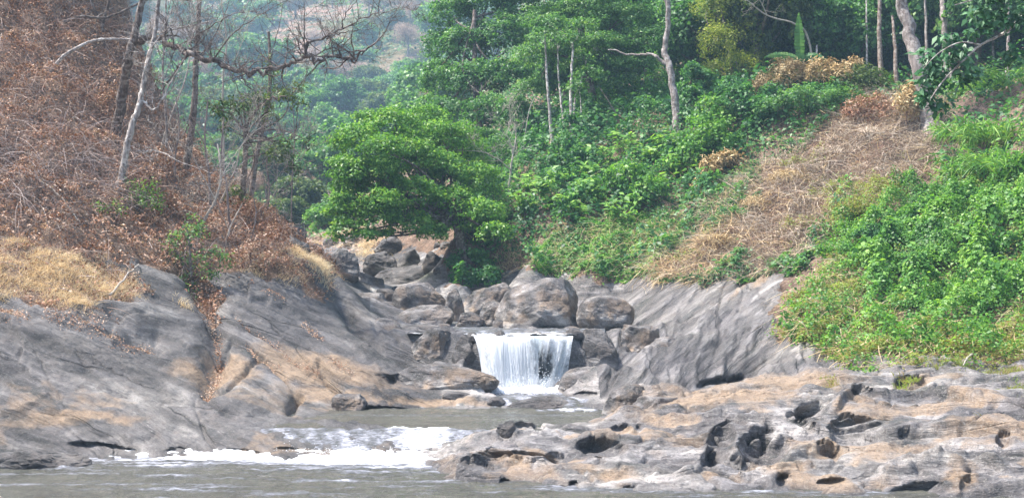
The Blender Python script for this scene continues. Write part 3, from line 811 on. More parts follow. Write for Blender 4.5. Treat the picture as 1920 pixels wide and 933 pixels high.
# ------------------------------------------------------------------ boulders and loose rocks
import bmesh
_bm = bmesh.new(); bmesh.ops.create_icosphere(_bm, subdivisions=6, radius=1)
ICO_V = np.array([v.co[:] for v in _bm.verts]); ICO_F = np.array([[v.index for v in f.verts] for f in _bm.faces]); _bm.free()
_bm = bmesh.new(); bmesh.ops.create_icosphere(_bm, subdivisions=4, radius=1)
ICO4_V = np.array([v.co[:] for v in _bm.verts]); ICO4_F = np.array([[v.index for v in f.verts] for f in _bm.faces]); _bm.free()
def rock(name, x0, x1, yt, yb, D, label, mat, seed, dr=.9, box=2.0, facets=6, cut=.86, rough=.07, shear=0.0, peak=0.0, tilt=0.0, sink=.62, cat="boulder", group=None, small=False, rz=0.0):
    """rock filling photo columns x0..x1, top row yt, waterline row yb, D metres away"""
    r = np.random.default_rng(seed)
    n = (ICO4_V if small else ICO_V).copy()
    e = box
    d = (np.abs(n) ** e).sum(1) ** (-1 / e); v = n * d[:, None]
    for _ in range(facets):
        a = r.normal(size=3); a[2] = abs(a[2]) * .8 + .05; a /= np.linalg.norm(a); c = cut * r.uniform(.85, 1.05)
        t = v @ a; ex = np.maximum(t - c, 0)
        v = v - (ex * .88)[:, None] * a
    v[:, 0] += shear * v[:, 2]
    v[:, 2] += peak * v[:, 0] * (v[:, 2] > -.3) * np.maximum(v[:, 2], 0)
    f = fb3(n * 1.3 + seed, 3, seed % 90) * rough * 1.5 + rough * .4 * fb3(n * 4.5 + seed, 4, seed % 80) - rough * .5 * np.maximum(0, 1 - np.abs(pn3(n * 2.1 + seed * 2, 3)) * 12)
    v = v + n * f[:, None]
    c, s = math.cos(tilt), math.sin(tilt)
    v[:, 0], v[:, 2] = v[:, 0] * c + v[:, 2] * s, -v[:, 0] * s + v[:, 2] * c
    v = v / np.array([(v[:, 0].max() - v[:, 0].min()) / 2, 1, 1]); v[:, 0] -= (v[:, 0].max() + v[:, 0].min()) / 2
    v[:, 2] /= v[:, 2].max()
    w = (x1 - x0) * D / F0 / 2
    H = (yb - yt) * D / F0
    base = P((x0 + x1) / 2, yb, D)
    rz_ = H * sink
    V = v * np.array([w, w * dr, rz_])
    o = mesh_obj(name, V, ICO4_F if small else ICO_F, mat, smooth=True)
    o.location = (base.x, base.y + w * dr * .45, base.z + H - rz_)
    o.rotation_euler = (0, 0, rz)
    return tag(o, label, cat, group)
B = M_BOULDER
G1 = "boulders lying on the ledge above the waterfall"
rock("boulder", 926,1090,520,618,58.6,"largest boulder above the waterfall, brown and grey with a pale ridge at its peak",B,11,.85,2.3,7,.84,.05,shear=.12,peak=.16,group=G1,sink=.66)
rock("boulder", 1081,1191,553,621,57.6,"rounded potato shaped brown boulder at the right end of the boulder row",B,23,.85,2.3,4,.93,.04,group=G1,sink=.56)
rock("boulder", 732,838,529,588,63.6,"blocky grey boulder with a flat sunlit top behind the wedge shaped one",B,31,.8,3.4,5,.9,.05,group=G1,sink=.75)
rock("boulder", 728,851,571,613,60.0,"low wedge shaped grey boulder at the left end of the boulder row",M_PALEROCK,42,.9,2.6,6,.8,.05,shear=.25,peak=.1,group=G1,sink=.85)
rock("boulder", 832,872,541,606,62.6,"narrow upright boulder with an orange stain beside the blocky grey one",B,53,.9,2.8,6,.85,.06,group=G1,sink=.7)
rock("boulder", 858,964,529,604,64.6,"brown topped boulder with a dark shaded lower side behind the row",B,64,.8,2.4,7,.8,.07,shear=.25,group=G1,sink=.62)
rock("boulder", 897,952,564,614,60.2,"tan boulder leaning against the left flank of the largest boulder",M_PALEROCK,75,.9,2.3,6,.85,.06,group=G1)
rock("boulder", 856,908,584,613,59.6,"small pale grey boulder in the gap of the boulder row",M_PALEROCK,86,.9,2.2,6,.85,.06,group=G1)
rock("boulder", 923,948,598,616,58.4,"smallest tan stone at the foot of the largest boulder",M_PALEROCK,97,.9,2.2,5,.85,.06,group=G1,small=True)
rock("boulder", 1058,1088,611,620,57.2,"flat pale stone awash between the two big boulders",M_PALEROCK,98,.9,2.2,5,.85,.06,group=G1,small=True)
rock("boulder", 820,846,606,614,58.6,"flat pale stone beside the wedge shaped boulder",M_PALEROCK,99,.9,2.2,5,.85,.06,group=G1,small=True)
rock("rock", 700,742,540,570,66,"pinkish stone left of the blocky grey boulder",M_PALEROCK,101,.9,2.3,6,.85,.07,cat="rock")
rock("rock", 696,742,564,592,62.5,"pale pinkish stone between the left bank and the wedge shaped boulder",M_PALEROCK,102,.9,2.3,6,.85,.07,cat="rock")
rock("rock", 628,722,508,566,68,"broad pale bedrock hump upstream of the left bank",M_PALEROCK,103,.8,2.3,8,.82,.06,cat="rock",sink=.9)
rock("rock", 650,752,548,592,64,"smooth grey bedrock hump sloping down to the boulders",M_PALEROCK,104,.8,2.3,8,.82,.06,cat="rock",sink=.9,shear=-.2)
rock("rock", 690,872,496,540,74,"long low mossy ledge of rock behind the boulders",M_DKROCK,105,.5,2.5,6,.85,.05,cat="rock",sink=.9)
rock("rock", 770,856,614,668,50.4,"angular brown rock just left of the dark wet one beside the waterfall",B,111,.8,2.2,8,.72,.06,cat="rock",sink=.7,peak=-.1)
rock("rock", 846,903,628,706,49.4,"dark wet rock at the left edge of the waterfall",M_DKROCK,112,.8,2.4,7,.8,.07,cat="rock",sink=.6)
rock("rock", 728,836,607,640,54.5,"dark overhanging ledge below the wedge shaped boulder",M_DKROCK,113,.6,3.0,5,.85,.06,cat="rock",sink=.6)
rock("rock", 676,764,596,650,52.6,"rounded grey nose of rock at the end of the left ridge",M_PALEROCK,114,.9,2.3,6,.85,.05,cat="rock",sink=.7,peak=-.25)
rock("rock", 1070,1168,616,702,49.6,"blocky grey brown rock forming the right wall of the waterfall",M_DKROCK,121,.75,3.0,7,.78,.05,cat="rock",sink=.6,peak=.05)
rock("rock", 1152,1242,608,676,51.6,"second rock right of the waterfall with a dark cleft on its left",B,122,.8,2.6,7,.76,.06,cat="rock",sink=.6)
rock("rock", 1176,1300,632,690,50.8,"low smooth grey rock behind the sloping slab right of the waterfall",M_PALEROCK,123,.8,2.3,6,.85,.05,cat="rock",sink=.8,peak=.15)
rock("rock", 1036,1150,688,742,47.6,"smooth grey lobe of rock at the right foot of the waterfall",M_PALEROCK,124,.9,2.2,5,.86,.05,cat="rock",sink=.75,peak=.1)
rock("rock", 1128,1232,722,788,42.4,"tan and grey rock where the shelf meets the upper pool",B,125,.8,2.4,7,.8,.06,cat="rock",sink=.6)
rock("rock", 1176,1292,744,790,41.4,"rounded tan rock on the edge of the upper pool",M_PALEROCK,126,.8,2.3,5,.88,.05,cat="rock",sink=.7)
rock("rock", 736,936,684,744,46.8,"long low rock with a dark undercut front beside the waterfall pool",B,127,.55,2.4,7,.82,.05,cat="rock",sink=.55,peak=-.3)
rock("rock", 620,686,738,772,44.0,"small block with a black end at the back of the upper pool",B,128,.8,3.0,6,.82,.07,cat="rock",sink=.6)
rock("rock", 826,894,734,754,45.2,"flat dark stone in the water under the long low rock",M_DKROCK,129,.6,2.6,6,.85,.07,cat="rock",small=True)
rock("rock", 912,948,744,760,44.9,"small dark wet stone in the middle of the stream",M_DKROCK,130,.7,2.4,6,.85,.07,cat="rock",small=True)
rock("rock", 945,1075,742,768,44.7,"low wet ledge that the stream slides over below the waterfall",M_DKROCK,131,.4,2.6,6,.85,.05,cat="rock",sink=.9)
rock("rock", -40,164,842,886,33.8,"dark wet rock at the lower left edge of the pool",M_DKROCK,132,.5,2.2,8,.8,.09,cat="rock",sink=.8)
rock("rock", 36,122,538,580,44.3,"small dark rounded rock poking out of the straw coloured grass",M_DKROCK,133,.7,2.2,5,.85,.06,cat="rock",sink=.8)
rock("rock", 930,972,788,822,35.6,"dark knob on the upstream corner of the rock shelf",M_DKROCK,134,.8,2.4,6,.82,.08,cat="rock")
G2 = "boulders in the upstream riverbed"
ub = [(596,674,466,516,86,"large dark grey rock in the riverbed under the spreading tree"),(744,792,466,502,84,"steep dark rock under the right side of the spreading tree"),
      (678,752,470,512,83,"squat brown rock beside the large dark grey one"),(700,760,440,476,92,"dark rock half hidden under the lowest tree branches"),
      (790,830,470,504,80,"mossy grey rock at the foot of the vine slope"),(580,606,456,476,96,"pale stone at the far left of the riverbed"),
      (604,634,444,462,110,"small grey stone farthest up the left of the riverbed"),(560,596,398,420,150,"grey slab among dry scrub far up the riverbed"),
      (590,640,416,436,140,"brown outcrop among dry scrub far up the riverbed"),(640,690,440,458,112,"small brown stone far up the middle of the riverbed"),
      (540,575,424,446,118,"dark stone beside the left ridge far up the riverbed"),(632,660,500,516,78,"small pale stone in front of the large dark grey rock"),
      (520,580,440,490,66,"rugged dark outcrop on the crest of the left bank"),(604,630,478,494,90,"small rounded stone left of the squat brown rock")]
for i, (a, b, c, d, D, lb) in enumerate(ub):
    D = hit((a + b) / 2, d, 56, 200).y
    rock("boulder", a, b, c, d, D, lb, M_DKROCK if "dark" in lb else B if "brown" in lb else M_PALEROCK, 200 + i, .8, 2.4, 8, .8, .08, group=G2, small=(b - a < 50), sink=.65)

r_ = np.random.default_rng(31)
for i in range(20):                                     # scattered stones further up the bed
    px = r_.uniform(560, 850); py = r_.uniform(455, 560); h_ = hit(px, py, 60, 200)
    if h_.y < 62: continue
    w_ = r_.uniform(4, 12); where = "under the spreading tree" if px > 640 and py < 500 else "between the left bank and the boulder row" if py > 500 else "far up the riverbed by the left bank"
    rock("stone", px - w_, px + w_, py - w_ * r_.uniform(.7, 1.1), py + 3, h_.y, ["rough grey", "brown", "pale pinkish"][i % 3] + " stone " + where, [M_DKROCK, B, M_PALEROCK][i % 3], 300 + i, .8, 2.4, 7, .8, .08, cat="stone", group="stones scattered up the riverbed", small=True)

for i, (a, b, c, d, D, lb) in enumerate([(925,950,618,634,49.5,"small dark rock breaking the lip of the waterfall"),(1060,1096,614,634,49.7,"dark rock at the right end of the waterfall lip"),(872,900,622,642,49.7,"small wet rock at the left end of the waterfall lip")]):
    rock("rock", a, b, c, d, D, lb, M_DKROCK, 340 + i, .7, 2.3, 6, .82, .08, cat="rock", small=True)
# ------------------------------------------------------------------ plant builders
def unit(v): return v / np.maximum(np.linalg.norm(v, axis=-1, keepdims=True), 1e-9)
def leaf_arrays(C, N, Td, size, wr=.5, fold=.18):
    """kite-shaped leaves: C base points, N facing, Td tip direction, size length"""
    Td = unit(Td - (Td * N).sum(-1, keepdims=True) * N); S = np.cross(N, Td); L = size[:, None]
    w = (wr * size / 2)[:, None] if np.ndim(wr) == 0 else (wr * size / 2)[:, None]
    a = C; b = C + Td * L * .45 + S * w + N * L * fold * .5; c = C + Td * L - N * L * fold * .6; d = C + Td * L * .45 - S * w + N * L * fold * .5
    V = np.stack([a, b, c, d], 1).reshape(-1, 3)
    return V, np.arange(len(C) * 4).reshape(-1, 4)
def rdir(n, r=None):
    r = r or rng
    return unit(r.normal(size=(n, 3)))
def leaf_cloud(C, N, size, tint, wr=.5, droop=.3, jit=.6, fold=.18, r=None):
    r = r or rng; n = len(C)
    N = unit(N + jit * r.normal(size=(n, 3)))
    Td = r.normal(size=(n, 3)); Td[:, 2] = Td[:, 2] * .5 - droop
    V, Fc = leaf_arrays(C, N, Td, size, wr, fold)
    return V, Fc, np.repeat(tint, 4)
class Acc:
    def __init__(s): s.V, s.F, s.t, s.n = [], [], [], 0
    def add(s, V, Fc, t=None):
        s.V.append(V); s.F.append(np.asarray(Fc) + s.n); s.n += len(V)
        s.t.append(np.full(len(V), .5) if t is None else t)
    def make(s, name, mat, parent=None, smooth=False):
        if not s.V: return None
        w = {}
        for f in s.F: w.setdefault(f.shape[1], []).append(f)
        return mesh_obj(name, np.concatenate(s.V), [np.concatenate(f) for f in w.values()], mat, parent, smooth, {"t": np.clip(np.concatenate(s.t), 0, 1)})
def tube(acc, pts, rad, sides=6, knob=0.0):
    pts = np.asarray(pts, float); rad = np.asarray(rad, float); n = len(pts)
    T_ = unit(np.gradient(pts, axis=0)); ref = np.array([0.31, .95, .1]) if abs(T_[0, 2]) > .5 else np.array([0, 0, 1.0])
    A = unit(np.cross(T_, ref)); Bv = np.cross(T_, A)
    an = np.linspace(0, 2 * np.pi, sides, endpoint=False)
    rr = rad[:, None] * (1 + knob * rng.normal(size=(n, sides)))
    V = pts[:, None] + rr[..., None] * (np.cos(an)[None, :, None] * A[:, None] + np.sin(an)[None, :, None] * Bv[:, None])
    ix = np.arange(n * sides).reshape(n, sides); nx = np.roll(ix, -1, 1)
    acc.add(V.reshape(-1, 3), np.stack([ix[:-1], nx[:-1], nx[1:], ix[1:]], -1).reshape(-1, 4))
def smooth_line(pts, k=6, wig=0.0, r=None):
    """Catmull-Rom through points, k steps each"""
    r = r or rng
    p = np.asarray(pts, float); p = np.concatenate([[2 * p[0] - p[1]], p, [2 * p[-1] - p[-2]]]); out = []
    for i in range(1, len(p) - 2):
        for t in np.linspace(0, 1, k, endpoint=False):
            a, b, c, d = p[i - 1], p[i], p[i + 1], p[i + 2]
            out.append(.5 * ((2 * b) + (c - a) * t + (2 * a - 5 * b + 4 * c - d) * t * t + (-a + 3 * b - 3 * c + d) * t ** 3))
    out.append(p[-2]); out = np.array(out)
    if wig: out[1:-1] += r.normal(size=(len(out) - 2, 3)) * wig
    return out
def grow(acc, p, d, L, r0, depth, tips, nb=(2, 4), spread=.75, up=.12, wig=.16, shrink=.66, sides=5, r=None, minr=.006):
    """a branch and its forks; fork tips are collected in tips"""
    r = r or rng
    n = 5; pts = [np.array(p, float)]; dd = unit(np.array(d, float))
    for i in range(n):
        dd = unit(dd + wig * r.normal(size=3) + np.array([0, 0, up * .3]))
        pts.append(pts[-1] + dd * L / n)
    r1 = max(r0 * .55, minr)
    tube(acc, pts, np.linspace(r0, r1, n + 1), sides if depth > 1 else 3)
    if depth <= 0: tips.append((pts[-1], dd)); return
    for _ in range(r.integers(nb[0], nb[1] + 1)):
        k = r.integers(2, n + 1); q = pts[k]
        nd = unit(dd + spread * r.normal(size=3) + np.array([0, 0, up]))
        grow(acc, q, nd, L * shrink * r.uniform(.75, 1.2), max(r0 * (1 - .45 * k / n) * .62, minr), depth - 1, tips, nb, spread, up, wig, shrink, sides, r, minr)
    grow(acc, pts[-1], dd, L * shrink, r1, depth - 1, tips, nb, spread, up, wig, shrink, sides, r, minr)
def crown(lobes, clump_r, per, size, r, wr=.5, droop=.3, flat=.6, cover=1.0, low=-.35, tintv=.22, jit=.55):
    """lobes [(centre, (rx,ry,rz))] -> arrays of leaves set in many small clumps over each lobe"""
    Cs, Ns, Ts, Ss = [], [], [], []
    for c, (rx, ry, rz) in lobes:
        area = 4 * np.pi * ((rx * ry) ** 1.6 / 3 + (rx * rz) ** 1.6 / 3 + (ry * rz) ** 1.6 / 3) ** (1 / 1.6)
        m = max(3, int(area / (clump_r ** 2) * .55 * cover))
        dd = rdir(m, r); dd[:, 2] = np.where(dd[:, 2] < low, -dd[:, 2], dd[:, 2])
        rad = r.uniform(.72, 1.08, m) * (1 + .16 * pn3(dd * 2.2 + r.uniform(0, 90), 7))
        cc = np.array(c) + dd * np.array([rx, ry, rz]) * rad[:, None]
        tb = r.normal(0, tintv * .6, m) + .10 * dd[:, 2]
        k = per
        off = rdir(m * k, r).reshape(m, k, 3) * (r.uniform(0, 1, (m, k, 1)) ** .4) * clump_r * r.uniform(.7, 1.3, (m, 1, 1)) * np.array([1, 1, flat])
        Cs.append((cc[:, None] + off).reshape(-1, 3))
        nn = unit(dd * .7 + np.array([0, 0, .75]))
        Ns.append((nn[:, None] + .5 * unit(off)).reshape(-1, 3))
        Ts.append((.45 + tb[:, None] + r.normal(0, tintv, (m, k))).ravel()); Ss.append((size * r.uniform(.65, 1.25, (m, k))).ravel())
    C = np.concatenate(Cs); V, Fc, t = leaf_cloud(C, unit(np.concatenate(Ns)), np.concatenate(Ss), np.concatenate(Ts), wr, droop, jit, r=r)
    return V, Fc, t
def px_lobes(lst, dr=1.0):
    out = []
    for px, py, rx, ry, D in lst:
        v = P(px, py, D); m = D / F0
        out.append(((v.x, v.y, v.z), (rx * m, (rx + ry) * .5 * m * dr, ry * m)))
    return out
def px_line(lst): return np.array([tuple(P(*a)) for a in lst])
def tree_px(name, label, cat, trunk, tr, lobes, leafmat, barkmat, clump_r=.55, per=26, size=.24, seed=1, branches=(), group=None, cover=1.0, wr=.5, droop=.3, bare=0, low=-.35, dr=1.0, flat=.6, hid=None, flare=1.5, tintv=.22, snap=True, limb0=.45):
    """a tree given by its trunk line, limbs and crown lobes"""
    r = np.random.default_rng(seed)
    h_ = hit(trunk[0][0], trunk[0][1], 28, 130); dl = h_.y - trunk[0][2]
    if abs(dl) < 9 and snap:
        trunk = [(a, b, c + dl) for a, b, c in trunk]; branches = [([(a, b, c + dl) for a, b, c in bl], br) for bl, br in branches]; lobes = [(a, b, c, d, e_ + dl) for a, b, c, d, e_ in lobes]
    tl = px_line(trunk); g = tl[0].copy(); gz = float(height(g[0], g[1])); tl[0, 2] = min(tl[0, 2], gz - .15)
    base = tl[0].copy()
    e = empty(name, tuple(base), label, cat, group)
    line = smooth_line(tl, 7, tr * .12, r) - base
    rad = np.linspace(tr, tr * .45, len(line)); rad[:3] *= np.array([flare, 1 + (flare - 1) * .4, 1.05])
    A = Acc(); tube(A, line, rad, 10, .05); A.make("trunk", barkmat, e, True)
    Bc = Acc(); tips = []
    for bl, br in branches:
        ln = smooth_line(px_line(bl), 6, br * .5, r) - base
        if bare: tube(Bc, ln, np.linspace(br, br * .3, len(ln)), 6, .06)
        else:
            A2 = Acc(); tube(A2, ln, np.linspace(br, br * .3, len(ln)), 6, .06); A2.make('branch', barkmat, e, True)
        if bare:
            for q in range(2, len(ln) - 1, 2):
                grow(Bc, ln[q], unit(r.normal(size=3) + np.array([0, 0, .6])), .9 * bare * r.uniform(.6, 1.3), br * .3, 2, tips, r=r)
            grow(Bc, ln[-1], ln[-1] - ln[-2], 1.0 * bare, br * .3, 3, tips, r=r)
    L = px_lobes(lobes, dr) if lobes else []
    for c, rr in L:                                        # limbs from the trunk into every lobe
        c = np.array(c) - base; k = int(np.clip(len(line) * r.uniform(limb0, .97), 1, len(line) - 1))
        a = line[k]; mid = (a + c) / 2 + r.normal(size=3) * .12 * np.linalg.norm(c - a)
        ln = smooth_line([a, mid, c], 5, 0, r); tube(Bc, ln, np.linspace(tr * .30, tr * .08, len(ln)), 5, .05)
        for _ in range(3):
            grow(Bc, ln[-4], unit(c - a + r.normal(size=3) * np.linalg.norm(c - a) * .8), min(rr) * .8, tr * .10, 1, tips, r=r)
    if Bc.V: Bc.make("branches", barkmat, e, True)
    if L:
        V, Fc, t = crown([(tuple(np.array(c) - base), rr) for c, rr in L], clump_r, per, size, r, wr, droop, flat, cover, low, tintv)
        A = Acc(); A.add(V, Fc, t); A.make("crown", leafmat, e)
    return e
# --- scattering on the terrain
CELL = (Y ** 2).astype(float)
def sample(mask, n, umax=.57, y0=26, y1=110, r=None, screen=False):
    r = r or rng
    w = mask * CELL * (np.abs(X / Y) < umax) * (Y > y0) * (Y < y1)
    if screen: w = w / CELL
    cw = np.cumsum(w.ravel()); k = np.searchsorted(cw, r.uniform(0, cw[-1], n))
    i, j = np.divmod(k, NC)
    ly = ls[np.clip(i, 0, NR - 1)] + r.uniform(-.5, .5, n) * (ls[1] - ls[0]); u = us[np.clip(j, 0, NC - 1)] + r.uniform(-.5, .5, n) * (us[1] - us[0])
    y = np.exp(ly); x = u * y
    return x, y, height(x, y)
def tnormal(f, x, y, e=.25):
    gx_ = (f(x + e, y) - f(x - e, y)) / (2 * e); gy_ = (f(x, y + e) - f(x, y - e)) / (2 * e)
    return unit(np.stack([-gx_, -gy_, np.ones_like(gx_)], -1))
def ribbons(P0, D0, L, bend, w, segs, r=None, taper=1.0):
    """thin curved strips (stems, grass blades)"""
    r = r or rng; n = len(P0); t = np.linspace(0, 1, segs + 1)
    C = P0[:, None] + (D0 * L[:, None])[:, None] * t[None, :, None] + (bend * L[:, None])[:, None] * (t ** 2)[None, :, None]
    S = unit(np.cross(D0, r.normal(size=(n, 3)))) * (w / 2)[:, None]
    wt = (1 - taper * t ** 1.5 * .9)[None, :, None]
    V = np.stack([C - S[:, None] * wt, C + S[:, None] * wt], 2)          # n, segs+1, 2, 3
    b = (np.arange(n) * (segs + 1) * 2)[:, None] + (np.arange(segs) * 2)[None]
    Fc = np.stack([b, b + 1, b + 3, b + 2], -1).reshape(-1, 4)
    return V.reshape(-1, 3), Fc
# ------------------------------------------------------------------ ground cover
def reg(poly, w=14, warp=12, sc=1.2, seed=0): return soft(poly, w, warp, sc, seed)
DRYR = reg([(1195,525),(1240,495),(1310,440),(1360,365),(1430,315),(1510,265),(1570,215),(1640,150),(1760,150),(1790,300),(1700,345),(1620,370),(1570,410),(1540,450),(1500,500),(1400,515),(1300,530)], 12, 16, .8, 141) * (1 - LEFT)
def moundf(s, k, seed, base=0.0):
    def f(x, y): return height(x, y) + base + s * np.maximum(0, .35 + fb2(x * k, y * k, 3, seed))
    return f
UP = np.array([0, 0, 1.0])
def carpet(name, label_kind, mask, n, size, mat, mound, jit=.38, wr=.6, depth=.35, y0=26, y1=110, tint=(.5, .22), tk=.5, screen=.0, droop=.35, sk=1.0):
    r = np.random.default_rng(abs(hash(name)) % 1000 if False else len(name) * 7 + n % 97)
    x, y, _ = sample(mask, n, y0=y0, y1=y1, r=r)
    z = mound(x, y); N = tnormal(mound, x, y)
    C = np.stack([x, y, z], -1) + N * (-depth * r.uniform(0, 1, n) ** 1.6 + .08)[:, None]
    t = tint[0] + tint[1] * r.normal(size=n) + .30 * fb2(x * tk, y * tk, 3, 151)
    sz = size * r.uniform(.6, 1.35, n) * (1 + .35 * sk * fb2(x * .3, y * .3, 2, 153))
    V, Fc, tt = leaf_cloud(C, unit(N + .35 * UP), sz, t, wr, droop, jit, r=r)
    o = mesh_obj(name, V, Fc, mat, attrs={"t": np.clip(tt, 0, 1)})
    return tag(o, kind="stuff")
LOWG = reg([(1440,600),(1520,500),(1580,480),(1640,560),(1700,600),(1780,620),(1960,600),(1960,720),(1590,690),(1440,650)], 20, 26, .8, 155)
EDGE = reg([(1000,480),(1100,420),(1230,410),(1300,430),(1210,520),(1150,530),(1020,515)], 14, 14, .8, 157)
moundA = moundf(1.2, .75, 161, .05); moundB = moundf(1.3, .5, 163, .05); moundC = moundf(.45, .9, 165, .02)
HOLE = 1 - sstep(.38, .62, fb2(X * .55 + 5, Y * .4 + Z * .35, 3, 159))
CEN = (1 - LEFT) * VEG_R * (1 - GREEN1) * (1 - DRYR) * sstep(1620, 1540, PX)
carpet("vine_cover", "", GREEN1 * (1 - .75 * LOWG) * (.25 + .75 * HOLE), 140000, .14, M_VINE, moundA, y0=42, y1=66)
carpet("weed_cover", "", GREEN1 * LOWG + .15 * GREEN1, 42000, .12, M_WEED, moundC, y0=42, y1=60, depth=.3, wr=.45, tint=(.5, .3), tk=.9)
carpet("undergrowth", "", CEN * (1 - .8 * EDGE), 100000, .27, M_VINE_DK, moundB, y0=60, y1=105, depth=.6, sk=1.2)
carpet("creeper_cover", "", CEN * EDGE + .04 * CEN, 46000, .16, M_VINE, moundC, y0=58, y1=80, depth=.35)
carpet("leaf_litter", "", DRYR + .3 * (1 - LEFT) * GREEN1 * LOWG + .12 * CEN * EDGE, 40000, .13, M_LEAF_GREY, moundf(.15, 1.2, 169, .02), y0=42, y1=85, depth=.12, wr=.35, jit=.9, tint=(.5, .25), sk=.3)
# dead leaves caught in the cracks and steps of the left rock
CR = np.zeros_like(X)
for ln, w in (([(372,545),(395,590),(410,640),(412,670),(400,705),(385,730)], 9), ([(165,590),(200,625),(235,650),(275,655)], 8), ([(90,590),(140,600),(180,620)], 9), ([(440,600),(500,640),(560,680),(600,700)], 2.5),
              ([(465,655),(490,680),(520,690)], 6), ([(570,620),(600,640)], 5), ([(620,690),(660,710)], 3), ([(0,590),(40,595)], 12), ([(200,500),(250,530)], 8), ([(500,560),(530,575)], 5)):
    CR = np.maximum(CR, np.exp(-(linedist(PX, PY, ln) / w) ** 2))
carpet("leaf_drift", "", CR * (X < -3) * (Y < 62) * (PY > 485), 4200, .06, M_LEAF_DRY, moundf(.03, 2, 171, .01), y0=36, y1=62, depth=.04, wr=.6, jit=.7, tint=(.6, .25), sk=.2)

def grass(name, mask, n, L, w, mat, lean=.5, y0=26, y1=80, segs=3, dirv=(0, -.2, .3), tint=(.5, .25), droop=.5, clump=.0, side=.0):
    r = np.random.default_rng(n)
    if clump:
        m = n // 40; x0, y0_, z0 = sample(mask, m, y0=y0, y1=y1, r=r)
        k = r.integers(0, m, n); x = x0[k] + clump * r.normal(size=n); y = y0_[k] + clump * r.normal(size=n); z = height(x, y); az = r.uniform(0, 6.28, m)[k]
    else:
        x, y, z = sample(mask, n, y0=y0, y1=y1, r=r); az = r.uniform(0, 6.28, n)
    D0 = r.normal(size=(n, 3)) * lean + np.array(dirv) + UP * .8
    D0[:, 2] = np.abs(D0[:, 2]); D0 = unit(D0)
    bend = np.stack([np.cos(az) * .3 + side, np.sin(az) * .3, -droop * r.uniform(.4, 1.3, n)], -1)
    LL = L * r.uniform(.5, 1.4, n)
    V, Fc = ribbons(np.stack([x, y, z - .03], -1), D0, LL, bend, w * r.uniform(.6, 1.4, n), segs, r)
    t = np.clip(tint[0] + tint[1] * r.normal(size=n) + .25 * fb2(x * .7, y * .7, 2, 181), 0, 1)
    o = mesh_obj(name, V, Fc, mat, attrs={"t": np.repeat(t, (segs + 1) * 2)})
    return tag(o, kind="stuff")
ST = np.maximum.reduce([reg([(-300,500),(0,490),(60,470),(140,470),(215,500),(255,530),(292,566),(250,556),(180,560),(160,585),(100,580),(40,550),(-20,556),(-300,560)], 8, 12, 1, 191),
     reg([(536,474),(560,478),(590,500),(618,530),(612,545),(590,530),(560,505)], 5, 4, 1, 193), .22 * reg([(400,500),(470,470),(540,490),(600,545),(585,560),(520,525),(440,520)], 8, 8, 1, 195),
     .7 * reg([(600,470),(628,480),(640,520),(615,525)], 6, 4, 1, 197), reg([(325,570),(350,575),(352,590),(335,588)], 4, 3, 1, 198), reg([(0,470),(-300,470),(-300,440),(40,440),(60,480)], 8, 8, 1, 199)]) * (X < -4) * (Y < 70)
carpet("fallen_leaves", "", SOIL_L * (1 - .85 * np.clip(ST, 0, 1)) * (X < -4), 92000, .115, M_LEAF_DRY, moundf(.7, .7, 167, .02), y0=40, y1=68, depth=.15, wr=.6, jit=.9, tint=(.42, .28), sk=.3)
grass("straw_grass", ST, 34000, .36, .013, M_STRAW, .45, 38, 70, clump=.16, side=.25)
STR = np.maximum.reduce([reg([(1205,520),(1225,485),(1260,470),(1285,490),(1270,520),(1235,540)], 6, 6, 1, 201), reg([(940,480),(990,455),(1030,455),(1010,490),(960,505)], 6, 6, 1, 203), reg([(925,490),(945,485),(948,510),(930,520)], 4, 4, 1, 205),
     .5 * reg([(660,455),(700,450),(735,465),(730,500),(690,500)], 6, 6, 1, 207), .4*reg([(560,400),(640,400),(700,440),(640,460),(580,450)], 8, 8, 1, 208)])
grass("dry_grass", STR, 14000, .75, .022, M_STRAW, .3, 55, 130, clump=.25, droop=.9, dirv=(-.1, -.4, .1), side=-.15)
GR = np.maximum.reduce([reg([(600,490),(622,490),(622,508),(605,508)], 4, 3, 1, 211), reg([(690,492),(740,490),(742,508),(690,506)], 4, 4, 1, 213), reg([(1545,712),(1570,712),(1570,722),(1548,722)], 3, 3, 1, 215), reg([(1690,705),(1720,705),(1716,722),(1690,722)], 3, 3, 1, 216),
     reg([(1870,690),(1960,690),(1960,760),(1905,740)], 8, 14, 1, 217) * .6, reg([(1700,672),(1860,682),(1850,700),(1720,690)], 6, 14, 2, 218) * .5, reg([(1832,780),(1850,775),(1850,800),(1838,802)], 3, 3, 1, 219)])
grass("green_grass", GR * (Y < 100), 7000, .30, .02, M_WEED, .5, 30, 100, clump=.12)

